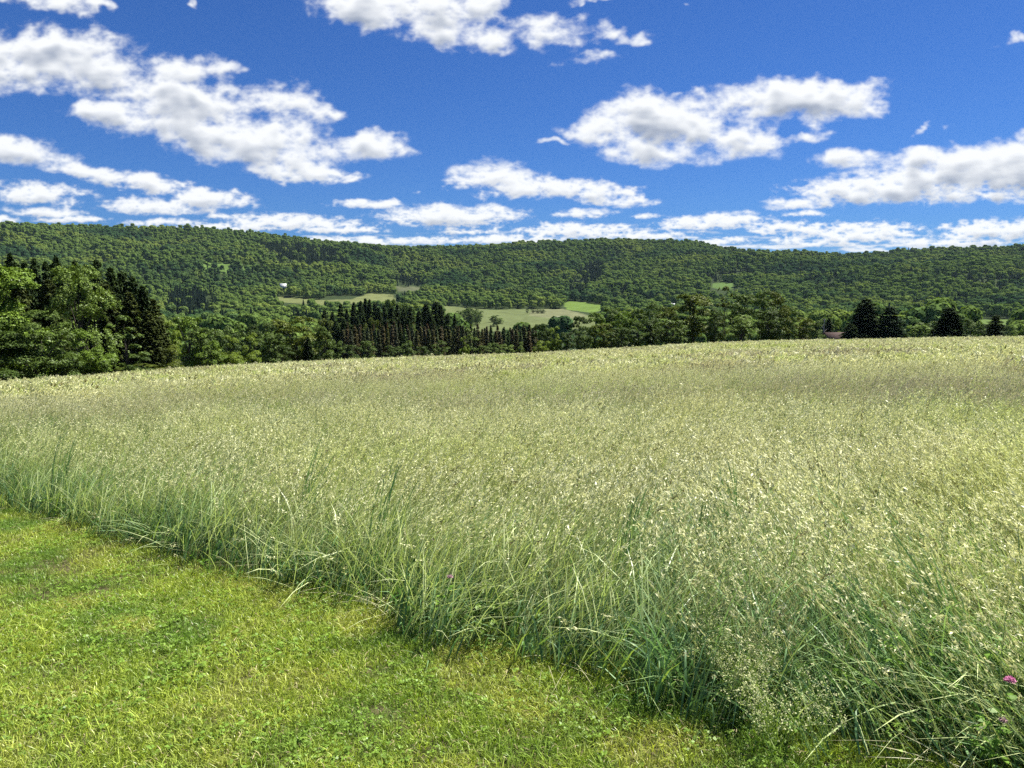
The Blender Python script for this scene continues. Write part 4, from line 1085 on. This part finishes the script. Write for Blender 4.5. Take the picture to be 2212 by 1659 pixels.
# uncut hay, far
X, Y = sector(rng, 20, 150, 3.0, 46)
r = np.hypot(X, Y); az = np.arctan2(X, Y); rc = np.interp(az, _ra, _rr)
k = (r < rc*1.35+6) & (edge_dist(X, Y) > .5) & (rng.rand(len(X)) < np.interp(r, [20, 50, 150], [1, .75, .5]))
X, Y = X[k], Y[k]
sc = .94*rng.uniform(.8, 1.12, len(X))*(1+.17*fbm(X/4, Y/4, 4, 835))
S = np.stack([sc*1.05, sc*1.05, sc], 1)
rot = np.stack([rng.normal(size=len(X))*.07, .1+rng.normal(size=len(X))*.08, wind(X, Y, rng, .4)], 1)
print("hay far", len(X))
scatter("distant_hay_grass", np.stack([X, Y, ground(X, Y)-.02], 1), rot, S, rng.randint(0, 4, len(X)), far_hay, label="hayfield running on to the brow of the slope")
# mown lawn
X, Y = sector(rng, .3, 5.5, 190, 62)
X2, Y2 = sector(rng, 5.5, 14, 80, 62)
X = np.concatenate([X, X2]); Y = np.concatenate([Y, Y2])
k = edge_dist(X, Y) < .22; X, Y = X[k], Y[k]
sc = rng.uniform(.7, 1.25, len(X))*(1+.25*fbm(X/.9, Y/.9, 3, 845))
cl = (fbm(X/.6+4, Y/.6, 2, 847)+rng.normal(size=len(X))*.35 > .35)
ix = np.where(cl, 3+rng.randint(0, 2, len(X)), rng.randint(0, 3, len(X)))
rot = np.stack([0*X, 0*X, rng.rand(len(X))*6.28], 1)
print("turf", len(X))
scatter("lawn_grass", np.stack([X, Y, ground(X, Y)], 1), rot, sc, ix, turf_src, label="short mown lawn grass with clover in the lower left corner")
# ------------------------------------------------------------------ single plants that stand out at the field edge
def hit_at(x, y, h):
    az, s = ray(x, y); r = (EYE-h)/s
    for _ in range(14):
        z = float(near_z(np.array([az]), np.array([r]))[0])+h; r = (EYE-z)/s
    return r*math.sin(az), r*math.cos(az)
MAT_PINK = leaf_material("clover_petals", (.72, .26, .46), (.82, .42, .60), transl=.35, tcol=(1, .9, .95), vary=.2, gloss=0)
MAT_PALEPINK = leaf_material("faded_petals", (.70, .48, .50), (.78, .60, .58), transl=.35, tcol=(1, .9, .95), vary=.2, gloss=0)
MAT_WEED = leaf_material("weed_leaves", (.13, .26, .035), (.20, .34, .05), transl=.42, tcol=(1.2, 1.3, .4), vary=.3, gloss=.10)
MAT_BROAD = leaf_material("broad_blades", (.12, .24, .10), (.20, .32, .14), transl=.38, tcol=(1.1, 1.2, .7), vary=.3, gloss=.1, rough=.45)
MAT_STRAW = leaf_material("dry_straw", (.50, .48, .27), (.62, .60, .36), transl=.25, tcol=(1, 1, .8), vary=.25, gloss=.1)
def clover_flower(x, y, h, mat, size, label):
    X, Y = hit_at(x, y, h); ob = empty("clover_flower", (X, Y, gz(X, Y))); tag(ob, label, "flower", "clover flowers in the hay")
    rg = np.random.RandomState(int(x)); top = np.array([.03, -.02, h])
    V, Fq = tube([(0, 0, 0), (.01, 0, h*.5), top], [.0018, .0015, .0012], 5)
    add("stem", mesh_from("stem", V, Fq, [MAT_WEED]), ob)
    n = 150; d = rg.normal(size=(n, 3)); d /= np.linalg.norm(d, axis=1, keepdims=True); d[:, 2] = np.abs(d[:, 2])*.9-.25
    V, Fq = cards(top+d*size*.42*(.75+.3*rg.rand(n, 1)), np.cross(d, rg.normal(size=(n, 3))), size*.42, .35, rg)
    add("flower_head", mesh_from("flower_head", V, Fq, [mat]), ob)
    for k in range(6):
        an = k*1.1; z = h*(.25+.12*k); c = np.array([.03*math.cos(an), .03*math.sin(an), z])
        C = c+np.array([[.02*math.cos(an+q), .02*math.sin(an+q), .004] for q in (-1.1, 0, 1.1)])
        V, Fq = cards(C, np.array([[0, 0, 1.]]*3)+rg.normal(size=(3, 3))*.25, .036, .6, rg)
        add("leaf", mesh_from("leaf", V, Fq, [MAT_WEED]), ob)
clover_flower(2155, 1463, .40, MAT_PINK, .034, "bright pink clover head low at the right edge of the photo")
clover_flower(2140, 1549, .26, MAT_PALEPINK, .026, "faded pinkish white clover head below the bright pink one")
clover_flower(960, 1243, .38, MAT_PALEPINK, .030, "pale pink clover head in the hay near the middle of the mowing edge")

def weed(x, y, h, n, size, label, name="leafy_weed", cat="weed", mat=None, group="leafy weeds at the mowing edge"):
    X, Y = hit_at(x, y, h*.7); ob = empty(name, (X, Y, gz(X, Y))); tag(ob, label, cat, group)
    rg = np.random.RandomState(int(x*3+y)); ns = 3
    for q in range(ns):
        an = rg.rand()*6.28; tip = np.array([math.cos(an)*.10, math.sin(an)*.10, h*rg.uniform(.75, 1)])
        pts = [np.zeros(3), tip*np.array([.3, .3, .5]), tip]
        V, Fq = tube(pts, [.003, .0025, .0012], 5)
        st = add("stem", mesh_from("stem", V, Fq, [MAT_WEED]), ob)
        k = n//ns; t = rg.uniform(.3, 1, k); a2 = rg.rand(k)*6.28
        C = tip[None, :]*t[:, None]**np.array([[1.6, 1.6, 1]])+np.stack([np.cos(a2), np.sin(a2), .3+0*a2], 1)*(size*.55)
        for c, aa in zip(C, a2):
            V, Fq = cards(c[None, :], np.array([[math.cos(aa)*.4, math.sin(aa)*.4, 1]])+rg.normal(size=(1, 3))*.2, size, .55, rg)
            add("leaf", mesh_from("leaf", V, Fq, [mat or MAT_WEED]), st)
for a in [
 (1975, 1425, .42, 24, .045, "yellow green leafy weed left of the bright pink clover head"),
 (2085, 1400, .40, 21, .040, "leafy weed standing upright just above and left of the bright pink clover head"),
 (2190, 1395, .50, 24, .050, "lush leafy weed against the right edge of the photo"),
 (1850, 1440, .34, 18, .040, "small leafy weed right of the foamy bedstraw"),
 (2035, 1500, .30, 18, .038, "low leafy weed in the shaded gap below the leaning stems"),
 (1690, 1545, .16, 12, .036, "lowest weed, where lawn and hay meet under the bedstraw"),
 (1075, 1190, .35, 15, .036, "small weed halfway along the mowing edge near the middle"),
 (450, 1205, .18, 12, .034, "low weed on the lawn side of the mowing edge at left"),
]: weed(*a)

def tuft(x, y, H, n, wd, lean, ld, mat, label, dark=1.0):
    X, Y = hit_at(x, y, H*.6); rg = np.random.RandomState(int(x+y))
    ob = empty("grass_tuft", (X, Y, gz(X, Y))); tag(ob, label, "grass tuft", "broad bladed grass tufts in the hay")
    for k in range(n):
        b = rg.normal(size=(1, 2))*.045
        V, Q, T, _ = blades(rg, b, np.array([H*rg.uniform(.7, 1.08)]), np.array([wd*rg.uniform(.7, 1.2)]), np.array([lean*rg.uniform(.5, 1.4)]), np.array([ld+rg.normal()*.5]), np.array([rg.uniform(.02, .3)]), seg=6, face=np.array([rg.uniform(-.6, .6)]))
        add("blade", mesh_from("blade", V, [Q, T], [mat]), ob)
for a in [
 (1590, 1105, .95, 16, .011, .14, 2.6, MAT_LUSH, "dark upright tuft of broad blades in the right middle of the field"),
 (1500, 1140, .85, 12, .010, .16, .5, MAT_LUSH, "smaller dark tuft left of the dark upright one"),
 (825, 1075, .90, 14, .010, .18, .2, MAT_LUSH, "dark green tuft leaning right above the middle of the mowing edge"),
 (650, 1040, .90, 13, .010, .25, .1, MAT_LUSH, "blue green tuft leaning far right in the left half of the hay"),
 (120, 985, .95, 12, .010, .22, .1, MAT_LUSH, "dark tuft near the left edge of the photo"),
 (1000, 1160, .55, 12, .012, .22, .5, MAT_BROAD, "pale broad bladed tuft right of the middle clover flower"),
 (1925, 1310, .62, 16, .017, .28, 2.9, MAT_BROAD, "wide glossy blades arching left of the leafy weeds at lower right"),
 (2080, 1290, .70, 16, .015, .24, 2.7, MAT_BROAD, "wide glossy tuft above the bright pink clover head"),
 (1480, 1400, .42, 12, .013, .22, 2.8, MAT_BROAD, "short broad tuft close to the lawn right of centre"),
 (1165, 1362, .22, 5, .024, .10, 2.4, MAT_BROAD, "single low plant with one very pale wide leaf at the mowing edge"),
 (1350, 1130, .9, 10, .010, .15, .4, MAT_LUSH, "dark green tuft between centre and the two dark tufts at right"),
]: tuft(*a)

# foamy bedstraw trailing over the edge, and straw laid flat along it
def bedstraw_clump(seed):
    rg = np.random.RandomState(seed); cl = Clump(); n = 22
    b = disc(rg, n, .10); V, Q, T, tip = blades(rg, b, rg.uniform(.25, .5, n), np.full(n, .0035), rg.uniform(.05, .2, n), rg.normal(size=n)*1.5, np.full(n, .1))
    cl.add(V, Q, T, 0)
    k = 7; t = rg.rand(n*k); rep = np.repeat(np.arange(n), k); base = np.concatenate([b, np.zeros((n, 1))], 1)
    C = base[rep]+(tip-base)[rep]*(.45+.55*t[:, None])+rg.normal(size=(n*k, 3))*.012
    C = np.repeat(C, 4, 0)+rg.normal(size=(n*k*4, 3))*.006
    V, Fq = cards(C, rg.normal(size=C.shape)+np.array([0, 0, .6]), .0085, .8, rg); cl.add(V, Fq, None, 6)
    k = 14; t = rg.rand(n*k); rep = np.repeat(np.arange(n), k)
    C = base[rep]+(tip-base)[rep]*(.15+.7*t[:, None])+rg.normal(size=(n*k, 3))*.008
    V, Fq = cards(C, rg.normal(size=C.shape)+np.array([0, 0, .6]), .018, .3, rg); cl.add(V, Fq, None, 0)
    return cl.mesh("bedstraw", GM)
bs = [source("bedstraw", bedstraw_clump(900+i)) for i in range(3)]
P, Rr, Ss = [], [], []
rg = np.random.RandomState(3)
for (x0, y0, x1, y1, n, wdt) in ((1540, 1215, 1600, 1300, 5, .07), (1600, 1290, 1700, 1400, 5, .08), (1690, 1390, 1800, 1490, 3, .08), (1700, 1215, 1800, 1275, 5, .12), (1960, 1075, 1990, 1100, 3, .1)):
    for k in range(n):
        t = rg.rand(); X, Y = hit_at(x0+(x1-x0)*t, y0+(y1-y0)*t, .42)
        X += rg.normal()*wdt; Y += rg.normal()*wdt
        P.append((X, Y, gz(X, Y)+.12)); Rr.append((rg.normal()*.1, rg.uniform(.0, .3), 2.6+rg.normal()*.9)); Ss.append(rg.uniform(.6, .85))
scatter("bedstraw", P, Rr, Ss, rg.randint(0, 3, len(P)), bs, label="foamy cream bedstraw flowers spilling towards the lawn at lower right")
def straw_clump(seed):
    rg = np.random.RandomState(seed); cl = Clump(); n = 9
    V, Q, T, tip = blades(rg, disc(rg, n, .12), rg.uniform(.02, .13, n), rg.uniform(.0028, .0050, n), rg.uniform(.12, .42, n), rg.normal(size=n)*.9, rg.uniform(0, .4, n), seg=4)
    cl.add(V, Q, T, 9)
    return cl.mesh("straw", GM[:9]+[MAT_STRAW])
st = [source("straw", straw_clump(930+i)) for i in range(4)]
n = 1500; X, Y = sector(rg, 1.2, 9.5, 22, 50); d = edge_dist(X, Y)
k = (d > -.10) & (d < .55) & (rg.rand(len(X)) < .6*np.exp(-np.abs(d-.15)/.2)); X, Y = X[k], Y[k]
out_dir = np.where(X > .3, 2.75, 4.1)+fbm(X/.7, Y/.7, 2, 951)*1.3
scatter("flattened_straw_grass", np.stack([X, Y, ground(X, Y)+.03], 1), np.stack([rg.normal(size=len(X))*.15, rg.uniform(-.25, .15, len(X)), out_dir+rg.normal(size=len(X))*.5], 1), rg.uniform(.7, 1.2, len(X)), rg.randint(0, 4, len(X)), st, label="pale bent straw lying along the mowing edge")
